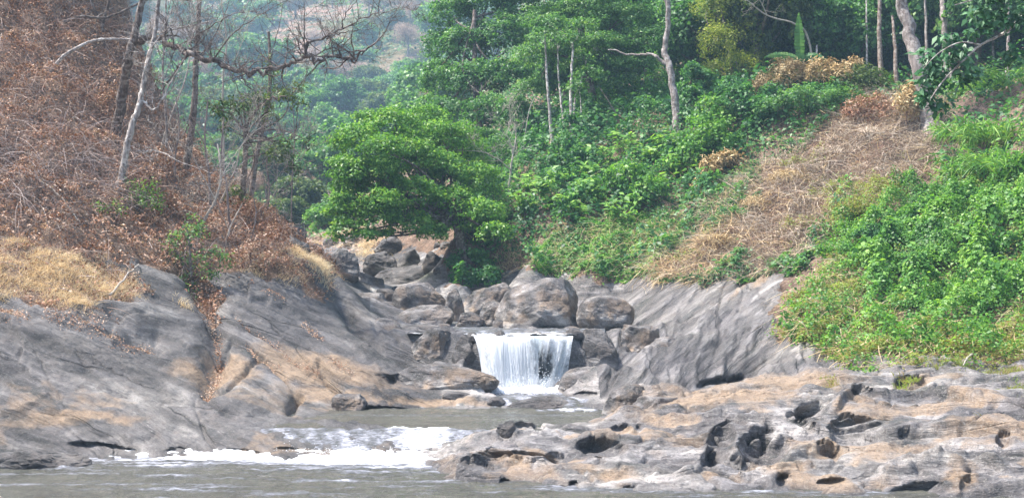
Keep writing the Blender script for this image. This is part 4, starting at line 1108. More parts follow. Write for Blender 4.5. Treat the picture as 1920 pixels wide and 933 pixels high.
# tangles of dead stems
TB = reg([(-600,-400),(-600,430),(0,430),(120,420),(250,400),(330,330),(270,200),(250,40),(250,-400)], 20, 30, .5, 221) * (X < -8)
GREYT = reg([(-300,250),(0,250),(120,230),(220,260),(260,330),(200,390),(80,420),(-300,420)], 25, 25, .5, 223)
def tangle(name, mask, n, L, w, mat, hgt, y0, y1, dirv, spread=.7, droop=.5, segs=5, tint=(.5, .25)):
    r = np.random.default_rng(n + 1)
    x, y, z = sample(mask, n, y0=y0, y1=y1, r=r); z = z + hgt * r.uniform(0, 1, n) ** 1.5
    D0 = unit(np.array(dirv) + spread * r.normal(size=(n, 3))); LL = L * r.uniform(.4, 1.4, n)
    bend = np.stack([.3 * r.normal(size=n), .3 * r.normal(size=n), -droop * r.uniform(.2, 1.3, n)], -1)
    V, Fc = ribbons(np.stack([x, y, z], -1), D0, LL, bend, w * r.uniform(.6, 1.5, n), segs, r)
    t = np.clip(tint[0] + tint[1] * r.normal(size=n), 0, 1)
    o = mesh_obj(name, V, Fc, mat, attrs={"t": np.repeat(t, (segs + 1) * 2)})
    return tag(o, kind="stuff")
M_GREYSTEM = leaf_mat("grey_stems", (.18, .135, .12), (.38, .31, .285), (.60, .52, .48), .85, .1, 0)
M_REDSTEM = leaf_mat("russet_stems", (.20, .115, .085), (.43, .28, .21), (.66, .51, .41), .85, .1, 0)
tangle("dry_brush", SOIL_L * TB * (1 - .6 * GREYT), 13000, .9, .015, M_REDSTEM, .9, 42, 75, (.1, -.3, .6))
tangle("bare_brush", SOIL_L * TB * GREYT + .15 * SOIL_L * TB, 4500, 1.6, .013, M_GREYSTEM, 1.1, 42, 75, (.5, -.3, .15), .9, .5)
tangle("ground_stems", SOIL_L * (X < -5), 9000, .8, .016, M_REDSTEM, .25, 42, 68, (.4, -.4, .3), .7, .3, 4)
DN = sstep(-.25, .35, fb2(X * .5 + Z * .3, Y * .5, 3, 261))
tangle("dead_vines", DRYR * (.22 + .78 * DN), 27000, 1.1, .022, M_DRYSTEM, .55, 44, 85, (-.35, -.3, .1), .9, .35, 4, (.5, .3))
carpet("forest_undergrowth", "", (1 - LEFT) * sstep(.02, .06, X / Y + .06) * (Y > 78), 100000, .38, M_VINE_DK, moundf(2.2, .22, 175, .3), y0=78, y1=230, depth=1.0, sk=.5, tint=(.40, .24))
tangle("brown_stalks", DRYR * (1.1 - DN), 9000, .9, .022, M_REDSTEM, .3, 44, 85, (-.6, -.4, -.1), .6, .3, 4, (.25, .2))
tangle("withered_stalks", DRYR * (1 - sstep(1330, 1480, PX)) + .25 * DRYR + .3 * GREEN1 * LOWG, 7000, 1.0, .030, M_STRAW, .5, 44, 85, (-.5, -.4, -.1), .5, .4, 4, (.4, .2))

WP = reg([(1555,350),(1640,345),(1700,365),(1640,410),(1560,440),(1535,430)], 12, 16, .8, 241)
carpet("weeds_on_slope", "", WP + .6 * DRYR * sstep(.30, .6, fb2(X * .4, Y * .4, 3, 243)), 16000, .14, M_WEED, moundf(.7, .9, 245, .05), y0=44, y1=80, depth=.4, wr=.45, tint=(.5, .3), tk=.9)
tangle("trailing_stems", CEN * (EDGE + .15), 5000, .9, .018, M_STRAW, .5, 58, 85, (-.5, -.3, .1), .8, .5, 4, (.35, .2))
tangle("pale_twigs", SOIL_L * (X < -5), 2600, 1.3, .012, M_GREYSTEM, .8, 42, 68, (.3, -.4, .5), .8, .4, 4, (.8, .2))
carpet("large_vine_leaves", "", GREEN1 * (1 - LOWG) * sstep(.1, .5, fb2(X * .3 + 3, Y * .3, 3, 247)), 4500, .24, M_VINE, moundf(1.35, .75, 161, .1), y0=42, y1=66, wr=.75, tint=(.62, .2))

RU = sstep(1745, 1775, PX) * sstep(345, 325, PY) * sstep(58, 62, Y) + sstep(1600, 1640, PX) * sstep(215, 200, PY)
carpet("bank_undergrowth", "", np.clip(RU, 0, 1), 24000, .28, M_VINE_DK, moundf(.8, .6, 251, .05), y0=56, y1=100, depth=.4, tint=(.5, .28))
tangle("hanging_roots", reg([(1660,255),(1780,240),(1790,300),(1680,330)], 10, 10, 1, 253), 2500, .9, .03, M_DRYSTEM, .2, 55, 80, (-.4, -.5, -.3), .6, .6, 4, (.35, .3))

EDG2 = np.clip(1 - np.abs(DRYR - .5) * 2, 0, 1) * sstep(1560, 1500, PX)
carpet("creeping_vine", "", EDG2 + .9 * reg([(1300,430),(1350,400),(1420,330),(1400,400),(1340,460)], 10, 26, .9, 263), 12000, .19, M_VINE_DK, moundf(.7, .8, 265, .1), y0=50, y1=85, depth=.4)
# ------------------------------------------------------------------ trees of the right bank
RT = []
tree_px("broadleaf_tree","low spreading bright green tree hanging over the upstream riverbed","tree",
  [(872,490,79),(862,440,79),(846,400,79.5),(826,350,80)],.34,
  [(672,270,48,34,78),(735,240,52,34,80),(648,320,34,30,77),(700,330,55,38,77),(650,392,36,30,76.5),(700,408,52,26,76.5),(765,300,60,40,79),(770,372,60,36,77.5),(770,425,52,24,77),(830,330,50,42,80),(850,390,46,40,79),(720,285,40,30,76.5),(690,440,36,12,76),(830,262,48,34,82),(900,350,40,40,81),(895,420,34,34,79),(800,225,40,26,84),(720,380,40,24,75.5),(700,350,60,40,79),(790,330,60,40,81),(660,350,36,34,78),(760,400,50,30,79),(820,420,44,26,80),(800,280,50,40,83),(650,425,30,14,76),(632,445,18,9,76),(690,225,26,16,80),(735,212,20,12,81),(640,270,20,14,79),(625,400,16,12,76.5),(810,440,30,16,77),(870,250,30,22,84),(930,440,30,24,77),(910,400,34,26,78),(880,300,40,40,85)],
  M_LEAF_BRIGHT,M_BARK_DK,.42,26,.22,301,flat=.6,low=-.35,branches=[([(846,400,79.5),(790,392,78.5),(730,398,77.5),(680,404,77)],.13),([(850,420,79.2),(800,410,78),(760,420,77.5)],.10),([(846,395,79.5),(780,360,79),(700,355,78)],.10)],cover=1.25)
tree_px("broadleaf_tree","tall dark green tree whose crown reaches the top edge left of the forest","tree",
  [(905,330,92),(900,250,93),(890,120,95),(890,20,96)],.36,
  [(850,30,46,36,99),(905,10,55,40,98),(828,90,34,34,99),(875,90,52,42,97),(940,75,50,44,96),(835,160,44,34,97),(895,155,52,40,95),(950,150,46,38,94),(850,215,52,32,95),(915,215,50,36,92),(965,220,36,40,90),(880,265,50,26,90),(810,200,30,20,100),(822,130,22,20,102),(975,20,45,40,98),(930,-60,70,45,98)],
  M_LEAF_DEEP,M_BARK_DK,.60,30,.28,302,cover=1.5)
tree_px("broadleaf_tree","grey green feathery tree with wide layered crown above the slim white trunks","tree",
  [(1120,260,90),(1110,180,90),(1090,90,90),(1090,10,90)],.34,
  [(1030,40,50,34,90),(1100,25,60,36,88),(1170,40,55,36,87),(1215,80,36,34,86),(1060,85,50,24,88),(1130,90,60,26,86),(1190,125,44,22,86),(1010,110,44,30,90),(1080,130,34,16,88),(1000,170,30,24,91),(1150,-50,90,40,88),(1040,-40,70,35,90)],
  M_LEAF_MID,M_BARK_DK,.58,32,.24,303,wr=.38,flat=.35,cover=1.7)
tree_px("shade_tree","dark shaded understory tree behind the bare white sapling","tree",
  [(950,400,84),(945,350,85),(940,300,86)],.16,
  [(900,300,40,36,85),(950,290,44,38,85),(930,350,44,36,83),(985,340,36,40,83),(900,330,30,30,83),(1000,280,34,30,86),(860,300,30,30,87)],M_LEAF_DEEP,M_BARK_DK,.5,26,.22,304)
tree_px("shade_tree","dark understory tree between the slim white trunks and the tall grey trunk","tree",
  [(1180,300,86),(1175,250,87),(1170,200,88)],.16,
  [(1120,190,40,30,92),(1170,170,44,30,90),(1220,190,34,34,88),(1150,225,40,26,90),(1215,235,34,24,86),(1110,150,30,24,92),(1235,150,24,30,90)],M_LEAF_DEEP,M_BARK_DK,.55,22,.26,305)
tree_px("bamboo","tall yellow green feathery bamboo right of the tall grey trunk","bamboo",
  [(1385,235,88),(1375,150,89),(1360,60,90),(1345,-20,91)],.12,
  [(1335,20,32,40,90),(1372,0,40,40,90),(1345,85,34,40,88),(1395,70,36,44,90),(1425,40,34,40,92),(1385,130,38,30,88),(1425,120,34,34,90),(1335,140,22,26,88),(1440,-10,40,40,94),(1360,-60,60,36,90)],M_LEAF_YEL,M_TWIG,.50,34,.20,306,wr=.30,droop=.5,flat=.9)
for i,(lb,tr,lobes,mat,sz) in enumerate([
 ("olive green tree behind the pale dead branch near the top", [(1470,210,97),(1465,120,98),(1460,20,99)], [(1450,90,40,30,97),(1490,60,40,34,98),(1470,10,44,34,99),(1440,140,36,26,95),(1500,-50,60,34,99)], M_LEAF_OLIVE, .26),
 ("dark green tree behind the upright banana leaf", [(1555,190,98),(1550,110,99),(1545,20,100)], [(1540,40,36,34,100),(1575,80,36,34,98),(1530,110,30,30,97),(1570,0,40,34,100),(1550,-60,50,34,100)], M_LEAF_DEEP, .27),
 ("mid green tree between the two slim brown trunks", [(1640,185,97),(1638,110,98),(1636,20,99)], [(1620,100,34,34,97),(1660,60,36,34,99),(1620,30,36,34,100),(1645,-20,44,34,100),(1670,120,30,30,96)], M_LEAF_MID, .26),
 ("dark green tree left of the thick lichen trunk", [(1680,190,100),(1680,120,101),(1680,20,102)], [(1690,30,34,36,101),(1700,90,34,34,100),(1668,150,34,24,97),(1710,-30,44,34,101)], M_LEAF_DEEP, .26),
 ("mid green tree behind the twin trunks at the top", [(1790,170,95),(1790,90,96),(1790,10,97)], [(1770,60,36,34,96),(1810,90,38,36,95),(1800,20,44,34,97),(1760,120,32,30,93),(1830,-30,50,34,97)], M_LEAF_MID, .27),
 ("dark green tree at the right edge behind the slim pale trunk", [(1880,170,92),(1880,100,93),(1880,10,94)], [(1860,60,40,34,93),(1905,90,40,40,92),(1890,10,44,34,94),(1850,130,34,30,90),(1940,40,44,44,92),(1920,150,36,30,88),(1920,-50,60,34,94)], M_LEAF_DEEP, .28),
 ("small dark tree filling the gap above the golden leaved shrub", [(1600,210,90),(1598,180,91),(1596,140,92)], [(1590,150,30,22,90),(1620,160,30,20,88),(1560,150,24,20,90),(1650,170,26,18,86)], M_LEAF_DEEP, .22),
 ("small dark tree between thick lichen trunk and large leaved branch", [(1840,230,80),(1838,200,81),(1835,160,82)], [(1810,170,34,26,82),(1850,180,36,28,80),(1890,200,34,28,78),(1780,190,24,20,82),(1830,230,30,16,77)], M_LEAF_DEEP, .24),
 ("dark green tree filling the top right of the tall grey trunk", [(1310,240,98),(1305,140,100),(1300,40,102)], [(1290,20,34,40,102),(1290,90,34,34,101),(1300,160,34,30,98),(1260,40,30,40,104),(1300,-50,50,34,102)], M_LEAF_DEEP, .28),
 ]):
    tree_px("forest_tree",lb,"tree",tr,.15,lobes,mat,M_BARK_DK,.55,22,sz,320+i,cover=1.4,snap=False,group="trees of the forest on the right slope")
# mounds of climbing vine
for i,(lb,lobes,mat) in enumerate([
 ("tall rounded mound of bright vine right of the tall grey trunk", [(1330,215,36,34,75),(1315,255,40,36,73.5),(1350,260,36,34,73),(1300,290,36,26,73)], M_VINE),
 ("vine draped pillar of foliage close behind the tall grey trunk", [(1295,150,22,34,80),(1300,195,26,30,79),(1320,165,26,30,80)], M_VINE_DK),
 ("dark vine covered stump left of the broad leaved slope", [(1062,278,30,26,78),(1050,310,36,26,77),(1085,305,30,26,77),(1060,335,44,20,75.5)], M_VINE_DK),
 ("dark vine curtain below the yellow green bamboo", [(1390,190,36,30,80),(1425,210,34,26,79),(1370,170,26,24,82),(1450,180,28,22,82)], M_VINE_DK),
 ("low vine bush at the lower end of the vine slope beside the dark rock", [(880,495,36,24,69),(910,515,30,16,67.5),(870,520,26,14,67.5)], M_VINE_DK),
 ("leafy shrub on the middle of the broad leaved slope", [(1180,330,44,22,73),(1220,350,34,18,72)], M_VINE),
 ]):
    c=lobes[0]
    tree_px("vine_bush",lb,"bush",[(c[0],c[1]+c[3]+20,c[4]),(c[0],c[1]+8,c[4]),(c[0]+4,c[1]-4,c[4])],.08,lobes,mat,M_TWIG_BR,.38,26,.22,340+i,low=-.8,flat=.8,wr=.7)

# standing trunks
def slim(name,label,pts,r0,mat,seed,lobes=(),branches=(),lm=M_LEAF_MID,group=None,bare=0,tap=1):
    return tree_px(name,label,"tree",pts,r0,list(lobes),lm,mat,.5,22,.24,seed,limb0=.88,branches=branches,group=group,bare=bare)
slim("lichen_tree","thick pale trunk spotted with lichen leaning left above the dry slope",[(1748,252,66.5),(1738,200,67),(1718,110,67.5),(1700,40,68),(1684,-40,68.5),(1670,-160,69)],.50,M_BARK_GY,401,
  [(1640,-210,70,40,69),(1720,-240,70,40,69),(1600,-260,50,30,69)],[([(1680,-60,68.5),(1650,-140,68),(1620,-200,68)],.12)])
slim("tall_tree","tall grey brown trunk with one limb reaching left over the slope",[(1270,262,74.5),(1266,200,75),(1256,130,75.5),(1246,95,76),(1254,40,76),(1250,-30,76),(1246,-160,77)],.27,M_BARK_GY,402,
  [(1230,-190,70,36,76),(1290,-210,60,36,76)],[([(1254,125,75.6),(1225,105,76),(1190,102,76.5),(1140,94,77)],.13),([(1252,20,76),(1240,-20,76),(1235,-40,76)],.06)])
GW="slim trunks standing in the forest"
for i,(lb,pts,r0,mt) in enumerate([
 ("slim brown trunk straight and nearly bare left of the thick lichen trunk",[(1652,150,82),(1650,90,83),(1648,-20,84),(1646,-140,85)],.20,M_BARK_BR),
 ("slim brown broken trunk close to the thick lichen trunk",[(1682,160,80),(1678,90,81),(1673,30,82)],.17,M_BARK_BR),
 ("left one of the twin pale trunks at the top",[(1776,90,86),(1770,40,87),(1764,-20,88),(1758,-140,89)],.24,M_BARK_GY),
 ("right one of the twin pale trunks at the top",[(1784,80,87),(1781,30,88),(1778,-30,89),(1776,-140,90)],.16,M_BARK_GY),
 ("thin straight trunk between thick lichen trunk and twin trunks",[(1738,110,88),(1736,40,89),(1733,-60,90)],.14,M_BARK_GY),
 ("thin white trunk near the top left of the slim brown trunk",[(1626,125,88),(1625,60,89),(1624,-30,90)],.09,M_BARK_WH),
 ("thin pale trunk at the far right edge",[(1888,160,80),(1890,80,81),(1892,-40,82)],.12,M_BARK_GY),
 ("short pale trunk under the end of the dead branch",[(1530,130,86),(1531,100,86.5),(1532,85,87)],.10,M_BARK_WH),
 ("thin trunk at the top beside the banana leaf",[(1558,110,92),(1557,40,93),(1560,-40,94)],.12,M_BARK_GY),
 ("thin grey trunk in the shade at the top right",[(1862,80,88),(1862,20,89),(1863,-50,90)],.10,M_BARK_GY),
 ]): slim("slim_tree",lb,pts,r0,mt,410+i,group=GW)
GS="white stemmed saplings under the layered crown"
for i,(lb,pts,r0) in enumerate([
 ("leftmost of the white stemmed saplings, leaning a little left",[(1036,236,83),(1028,180,83.5),(1024,120,84),(1022,70,84)],.12),
 ("second white stemmed sapling from the left, curved",[(1060,245,82.5),(1052,190,83),(1047,140,83.5),(1046,80,84)],.10),
 ("thickest and straightest of the white stemmed saplings",[(1070,252,82),(1070,190,82.5),(1072,140,83),(1074,80,83.5)],.14),
 ("forked white stem touching the thickest sapling",[(1075,248,81.8),(1078,190,82.3),(1088,160,82.5),(1100,110,83)],.08),
 ("short thin rightmost white stemmed sapling",[(1094,250,82),(1090,210,82.5),(1087,170,83)],.06),
 ]): slim("sapling",lb,pts,r0,M_BARK_WH,430+i,[(pts[-1][0]-6,pts[-1][1],24,16,pts[-1][2]-.3),(pts[-1][0]+14,pts[-1][1]-26,28,18,pts[-1][2])],group=GS)
tree_px("bare_sapling","small leafless white sapling standing in the green slope","tree",[(953,380,72),(955,345,72),(960,300,72),(966,270,72)],.09,[],M_LEAF_MID,M_TWIG_PALE,seed=440,bare=1.15,
  branches=[([(958,320,72),(935,300,71.5),(905,285,71),(885,283,71)],.05),([(962,290,72),(955,262,72),(945,250,72)],.04),([(966,270,72),(968,250,72.5),(962,240,72.5)],.04)])
tree_px("dead_branch","long pale dead limb arching down across the forest near the top","branch",[(1533,95,85),(1515,72,84.5),(1490,45,84),(1440,30,83.5),(1400,0,83),(1380,-20,83)],.075,[],M_LEAF_MID,M_TWIG_PALE,seed=441,bare=1.0,flare=1,
  branches=[([(1440,30,83.5),(1425,0,83),(1418,-25,83)],.04),([(1400,2,83),(1420,-10,83)],.03)])
tree_px("dead_branch","leaning dead pole in the shade beside the dark understory tree","branch",[(1175,245,84),(1150,205,85),(1125,165,86)],.06,[],M_LEAF_MID,M_BARK_BR,seed=442,flare=1)
tree_px("dead_branch","thin pale dead stick leaning in the dark foliage left of the white saplings","branch",[(975,245,83),(992,210,83),(1004,180,83)],.04,[],M_LEAF_MID,M_TWIG_PALE,seed=443,flare=1)
# golden leaved and dry shrubs along the top of the dry slope
for i,(lb,lobes,mat,sz) in enumerate([
 ("shrub with golden tan leaves left on the brow of the dry slope",[(1395,185,24,14,74),(1415,170,22,14,74.5),(1435,155,22,16,75)],M_LEAF_TAN,.24),
 ("tall shrub with golden tan leaves in the middle of the brow",[(1465,150,24,22,75),(1490,135,26,20,76),(1515,145,26,18,76),(1470,125,20,14,77)],M_LEAF_TAN,.25),
 ("shrub with peach coloured leaves on the brow of the slope",[(1545,130,28,18,76),(1570,140,26,20,75.5),(1595,128,24,14,77)],M_LEAF_TAN,.25),
 ("olive and gold leaved shrub near the slim brown trunks",[(1620,140,26,16,75.5),(1648,150,22,16,75),(1600,155,24,14,75)],M_LEAF_OLIVE,.25),
 ("grey green leafy shrub below the golden shrubs",[(1500,185,44,20,73),(1545,190,34,18,72.5),(1580,180,34,16,73),(1450,205,34,16,73)],M_LEAF_MID,.26),
 ("reddish brown dry shrub under the slim brown trunks",[(1610,205,30,20,71),(1645,200,24,24,70.5),(1670,215,22,20,70)],M_LEAF_DRY,.20),
 ("dry straw coloured shrub beside the base of the thick lichen trunk",[(1700,200,22,26,69),(1715,170,16,16,69.5)],M_LEAF_TAN,.30),
 ("dull green weedy shrub at the lower edge of the dry slope",[(1590,390,34,22,60.5),(1630,385,28,18,60),(1570,420,22,16,60)],M_WEED,.16),
 ("dry shrub with withered stalks at the left edge of the dry slope",[(1340,310,30,16,70),(1370,300,26,16,70),(1320,350,22,16,69)],M_LEAF_TAN,.28),
 ]):
    c=lobes[0]
    tree_px("shrub",lb,"shrub",[(c[0],c[1]+c[3]+16,c[4]),(c[0],c[1]+4,c[4]),(c[0]+3,c[1]-4,c[4])],.06,lobes,mat,M_TWIG_BR,.35,22,sz,450+i,low=-.7,flat=.9,wr=.35,group="shrubs on the right slope")

# banana plants: paddle leaves, long, split along the edge
def paddle(acc, p0, d0, L, w, droop, r, seg=14, t=.5):
    s = np.linspace(0, 1, seg + 1); d0 = unit(np.array(d0, float)); g = np.array([0, 0, -1.0])
    C = np.array(p0) + d0 * L * s[:, None] + g * droop * L * (s ** 2)[:, None]
    Td = unit(np.gradient(C, axis=0)); S = unit(np.cross(Td, np.array([.3, -1, .35]))); N = np.cross(S, Td)
    ww = w * np.sin(np.pi * np.clip(s, .02, 1) ** .7) ** .6
    for sd in (-1, 1):
        for i in range(seg):
            j = .06 * w * r.normal(); q0, q1 = C[i], C[i + 1]
            e0 = q0 + S[i] * sd * ww[i] * .5 - N[i] * ww[i] * .14 + Td[i] * .02; e1 = q1 + S[i + 1] * sd * ww[i + 1] * .5 * (1 + .1 * r.normal()) - N[i + 1] * (ww[i + 1] * .14 + j) - Td[i] * L / seg * .12
            acc.add(np.array([q0, q1, e1, e0]), np.array([[0, 1, 2, 3]]), np.full(4, t + .12 * r.normal()))
def plant_base(px, py, D, name, label, cat, group=None):
    v = P(px, py, D); z = float(height(v.x, v.y)); return np.array([v.x, v.y, z]), empty(name, (v.x, v.y, z), label, cat, group)
b, e = plant_base(1500, 120, 80, "banana_plant", "banana plant with one upright paddle leaf and one arching left", "banana plant")
tp = np.array(P(1502, 112, 80)) - b; r = np.random.default_rng(5)
A = Acc(); tube(A, [(0, 0, -.2), (0, 0, max(.4, tp[2] * .6)), tp], [.14, .11, .07], 8); A.make("trunk", M_LEAF_MID, e, True)
A = Acc(); paddle(A, tp, (-.04, 0, 1), 3.1, .75, .0, r); A.make("leaf", M_LEAF_MID, e)
A = Acc(); paddle(A, tp, (-.95, -.1, .42), 2.6, .55, .35, r, t=.7); A.make("leaf", M_LEAF_MID, e)
A = Acc(); paddle(A, tp, (.7, -.3, .5), 1.9, .5, .6, r, t=.3); A.make("leaf", M_LEAF_MID, e)
# ginger and cardamom like clumps: fountains of long blades
def ginger(px, py, D, label, n, L, seed, mat, hsp=.5):
    r = np.random.default_rng(seed); b, e = plant_base(px, py, D, "leafy_plant", label, "plant", "broad bladed plants at the right edge")
    S_, A = Acc(), Acc()
    for k in range(n):
        az = r.uniform(0, 6.28); lean = r.uniform(.15, .8); l = L * r.uniform(.6, 1.15)
        d = unit(np.array([math.cos(az) * lean, math.sin(az) * lean, 1.0])); p0 = np.array([r.normal() * hsp, r.normal() * hsp, -.1])
        s = np.linspace(0, 1, 9)[:, None]; C = p0 + d * l * s + np.array([math.cos(az) * .35, math.sin(az) * .35, -.3]) * l * s ** 2
        tube(S_, C, np.linspace(.02, .008, 9), 4)
        m = 11; q = r.uniform(.25, 1, m); Cq = np.stack([np.interp(q, s[:, 0], C[:, i]) for i in range(3)], -1)
        D0 = unit(d * .7 + np.array([math.cos(az), math.sin(az), 0]) * .5 + .65 * r.normal(size=(m, 3)))
        bend = np.tile(np.array([0, 0, -.55]), (m, 1)) * r.uniform(.5, 1.5, (m, 1))
        V, Fc = ribbons(Cq, D0, L * .36 * r.uniform(.7, 1.3, m), bend, np.full(m, .075), 4, r)
        A.add(V, Fc, np.clip(np.repeat(r.normal(.55, .25, m), 10), 0, 1))
    S_.make("stem", M_LEAF_YEL, e, True); A.make("foliage", mat, e); return e
for i, a in enumerate([(1795,262,64.5,"fountain of bright blades right of the lichen trunk base",34,1.9),(1835,285,62.5,"bright bladed plant in the middle of the upper clump",34,1.9),(1885,275,62,"bright bladed plant at the right edge above the leaf branch stub",30,2.0),
      (1850,345,58.5,"large dark green bladed clump above the vine slope",44,1.9),(1905,350,57,"dark bladed clump cut by the right edge",40,1.9),(1805,325,60.5,"bladed clump hanging over the vine slope on its left",30,1.6),
      (1820,215,72,"bladed plant in the shade behind the large leaved branch",26,2.2),(1890,215,70,"feathery bladed plant at the right edge below the forest",30,2.4)]):
    ginger(*a[:6], 500 + i, M_LEAF_BRIGHT if "bright" in a[3] else M_VINE)
# broad leaved herbs on the middle slope
bl=[(1020,372),(1060,352),(1110,380),(1150,350),(1100,335),(1190,395),(1230,365),(1160,420),(1080,410),(985,400),(940,425),(900,445),(1225,310),(1170,290),(1260,330),(1040,400),(1130,310),(990,365),(1245,285),(1290,340)]
for i,(px,py) in enumerate(bl):
    v = hit(px, py, 60, 95); r = np.random.default_rng(600 + i); e = empty("broadleaf_herb", (v.x, v.y, float(height(v.x, v.y))), "pale green large leaved herb on the green slope of the right bank", "plant", "large leaved herbs on the green slope")
    S_, A = Acc(), Acc()
    for k in range(9):
        az = r.uniform(0, 6.28); l = r.uniform(.8, 1.7); d = unit(np.array([math.cos(az) * .5, math.sin(az) * .5 - .2, 1.0])); p0 = np.array([r.normal() * .3, r.normal() * .3, 0])
        tube(S_, [p0, p0 + d * l * .5, p0 + d * l], [.02, .015, .01], 4)
        m = 9; q = r.uniform(.35, 1, m); a2 = r.uniform(0, 6.28, m); td = np.stack([np.cos(a2), np.sin(a2), r.uniform(-.2, .5, m)], -1)
        V, Fc = leaf_arrays(p0 + d * l * q[:, None], unit(np.array([0, -.35, 1]) + .35 * r.normal(size=(m, 3))), td, r.uniform(.35, .62, m), .42, .12); A.add(V, Fc, np.repeat(np.clip(r.normal(.72, .2, m), 0, 1), 4))
    S_.make("stem", M_VINE, e); A.make("foliage", M_VINE if i % 3 else M_LEAF_BRIGHT, e)
# the large leaved branch reaching in from the right edge
v0 = P(2080, 430, 40); gz = float(height(v0.x * 0 + 19.3, 40.0)); base = np.array([19.3, 40.0, gz - .1])
e = empty("large_leaved_tree", tuple(base), "large glossy leaved branch reaching in at the top right corner", "tree"); r = np.random.default_rng(8)
bp = [P(1985, -10, 40.5), P(1930, 20, 40.2), P(1886, 60, 40), P(1840, 84, 39.7), P(1810, 110, 39.5), P(1770, 150, 39.2), P(1745, 185, 39)]
A = Acc(); tl = smooth_line([base, base + np.array([-.3, 0, 2.5]), np.array(P(2010, 100, 40.6)), np.array(P(1995, -60, 40.8))], 6) - base; tube(A, tl, np.linspace(.26, .10, len(tl)), 9, .04); A.make("trunk", M_BARK_GY, e, True)
A = Acc(); ln = smooth_line(bp, 6) - base; tube(A, ln, np.linspace(.07, .015, len(ln)), 6, .05)
bl2 = smooth_line([P(1995, -50, 40.8), P(1900, -30, 40.2), P(1840, -5, 39.8), P(1790, 10, 39.5)], 5) - base; tube(A, bl2, np.linspace(.05, .015, len(bl2)), 6)
bl3 = smooth_line([P(1840, 84, 39.7), P(1800, 80, 39.2), P(1760, 100, 38.9), P(1730, 130, 38.8)], 5) - base; tube(A, bl3, np.linspace(.03, .01, len(bl3)), 5); A.make("branches", M_BARK_WH, e, True)
A = Acc()
for px, py, rx, ry, n in [(1790,105,44,30,120),(1745,150,30,34,130),(1735,105,22,22,60),(1810,140,34,24,80),(1760,190,26,22,60),(1780,70,26,14,46),(1850,25,44,26,130),(1905,30,36,34,130),(1870,-15,50,22,120),(1900,100,30,24,60),(1830,60,24,12,30),(1730,180,16,20,40),(1960,80,34,50,120),(1950,-30,50,40,140)]:
    m = 39.5 / F0; c = np.array(P(px, py, 39.6)); C = c + rdir(n, r) * (r.uniform(0, 1, (n, 1)) ** .5) * np.array([rx * m, (rx + ry) * .4 * m, ry * m]) - base
    td = r.normal(size=(n, 3)); td[:, 2] = -abs(td[:, 2]) * .8 - .3
    V, Fc = leaf_arrays(C, unit(np.array([-.25, -.6, .8]) + .45 * r.normal(size=(n, 3))), td, r.uniform(.22, .38, n), .45, .12); A.add(V, Fc, np.repeat(np.clip(r.normal(.5, .25, n), 0, 1), 4))
A.make("foliage", leaf_mat("glossy_leaves", (.016, .060, .022), (.05, .16, .06), (.13, .27, .12), .42, .35, .25), e)

r = np.random.default_rng(91)
gb = [(1560,470,34,20,"M_VINE"),(1640,440,40,22,"M_VINE_DK"),(1720,400,40,24,"M_VINE"),(1810,385,46,26,"M_VINE_DK"),(1890,395,40,24,"M_VINE"),(1600,540,40,18,"M_WEED"),(1680,510,44,24,"M_VINE_DK"),(1760,480,44,24,"M_VINE"),(1850,470,46,28,"M_VINE_DK"),
      (1500,560,30,16,"M_WEED"),(1560,610,40,16,"M_WEED"),(1660,590,40,18,"M_VINE"),(1750,570,44,20,"M_VINE_DK"),(1840,560,44,22,"M_VINE"),(1900,620,40,18,"M_WEED"),(1700,640,44,14,"M_VINE"),(1810,640,40,16,"M_WEED")]
gl = ["pale leafy hummock at the upper left of the green bank","dark leafy hummock below the weedy shrub","bright hummock below the spiky plants on their left","dark hummock straight below the bladed clump","bright hummock at the right edge below the bladed clump",
      "olive weedy hummock low on the left of the green bank","dark hummock with a deep hollow in the middle of the green bank","bright hummock right of the dark hollowed one","big dark hummock on the right of the green bank",
      "weedy hummock at the far left tip of the green bank","weedy hummock above the rock shelf at the left of the bank","bright low hummock above the bank's lower left","dark hummock in the lower middle of the green bank","bright hummock lower right on the green bank",
      "weedy hummock low at the right edge","bright hummock at the very foot of the green bank","brownish weedy hummock at the foot of the bank on the right"]
for i, ((px, py, a, b_, mn), lb) in enumerate(zip(gb, gl)):
    b_ *= .75
    h_ = hit(px, py, 35, 80); D = h_.y
    lobes = [(px, py - b_ * .3, a * .6, b_ * .7, D), (px - a * .5, py, a * .45, b_ * .5, D - .2), (px + a * .5, py - b_ * .1, a * .45, b_ * .55, D)]
    tree_px("low_bush", lb, "bush", [(px, py + 4, D), (px, py - b_ * .2, D), (px + 2, py - b_ * .5, D)], .04, lobes, globals()[mn], M_TWIG_BR, 0.24, 36, .135 if mn != "M_WEED" else .11, 800 + i, low=-.5, flat=.8, wr=.6, group="leafy hummocks on the green bank")

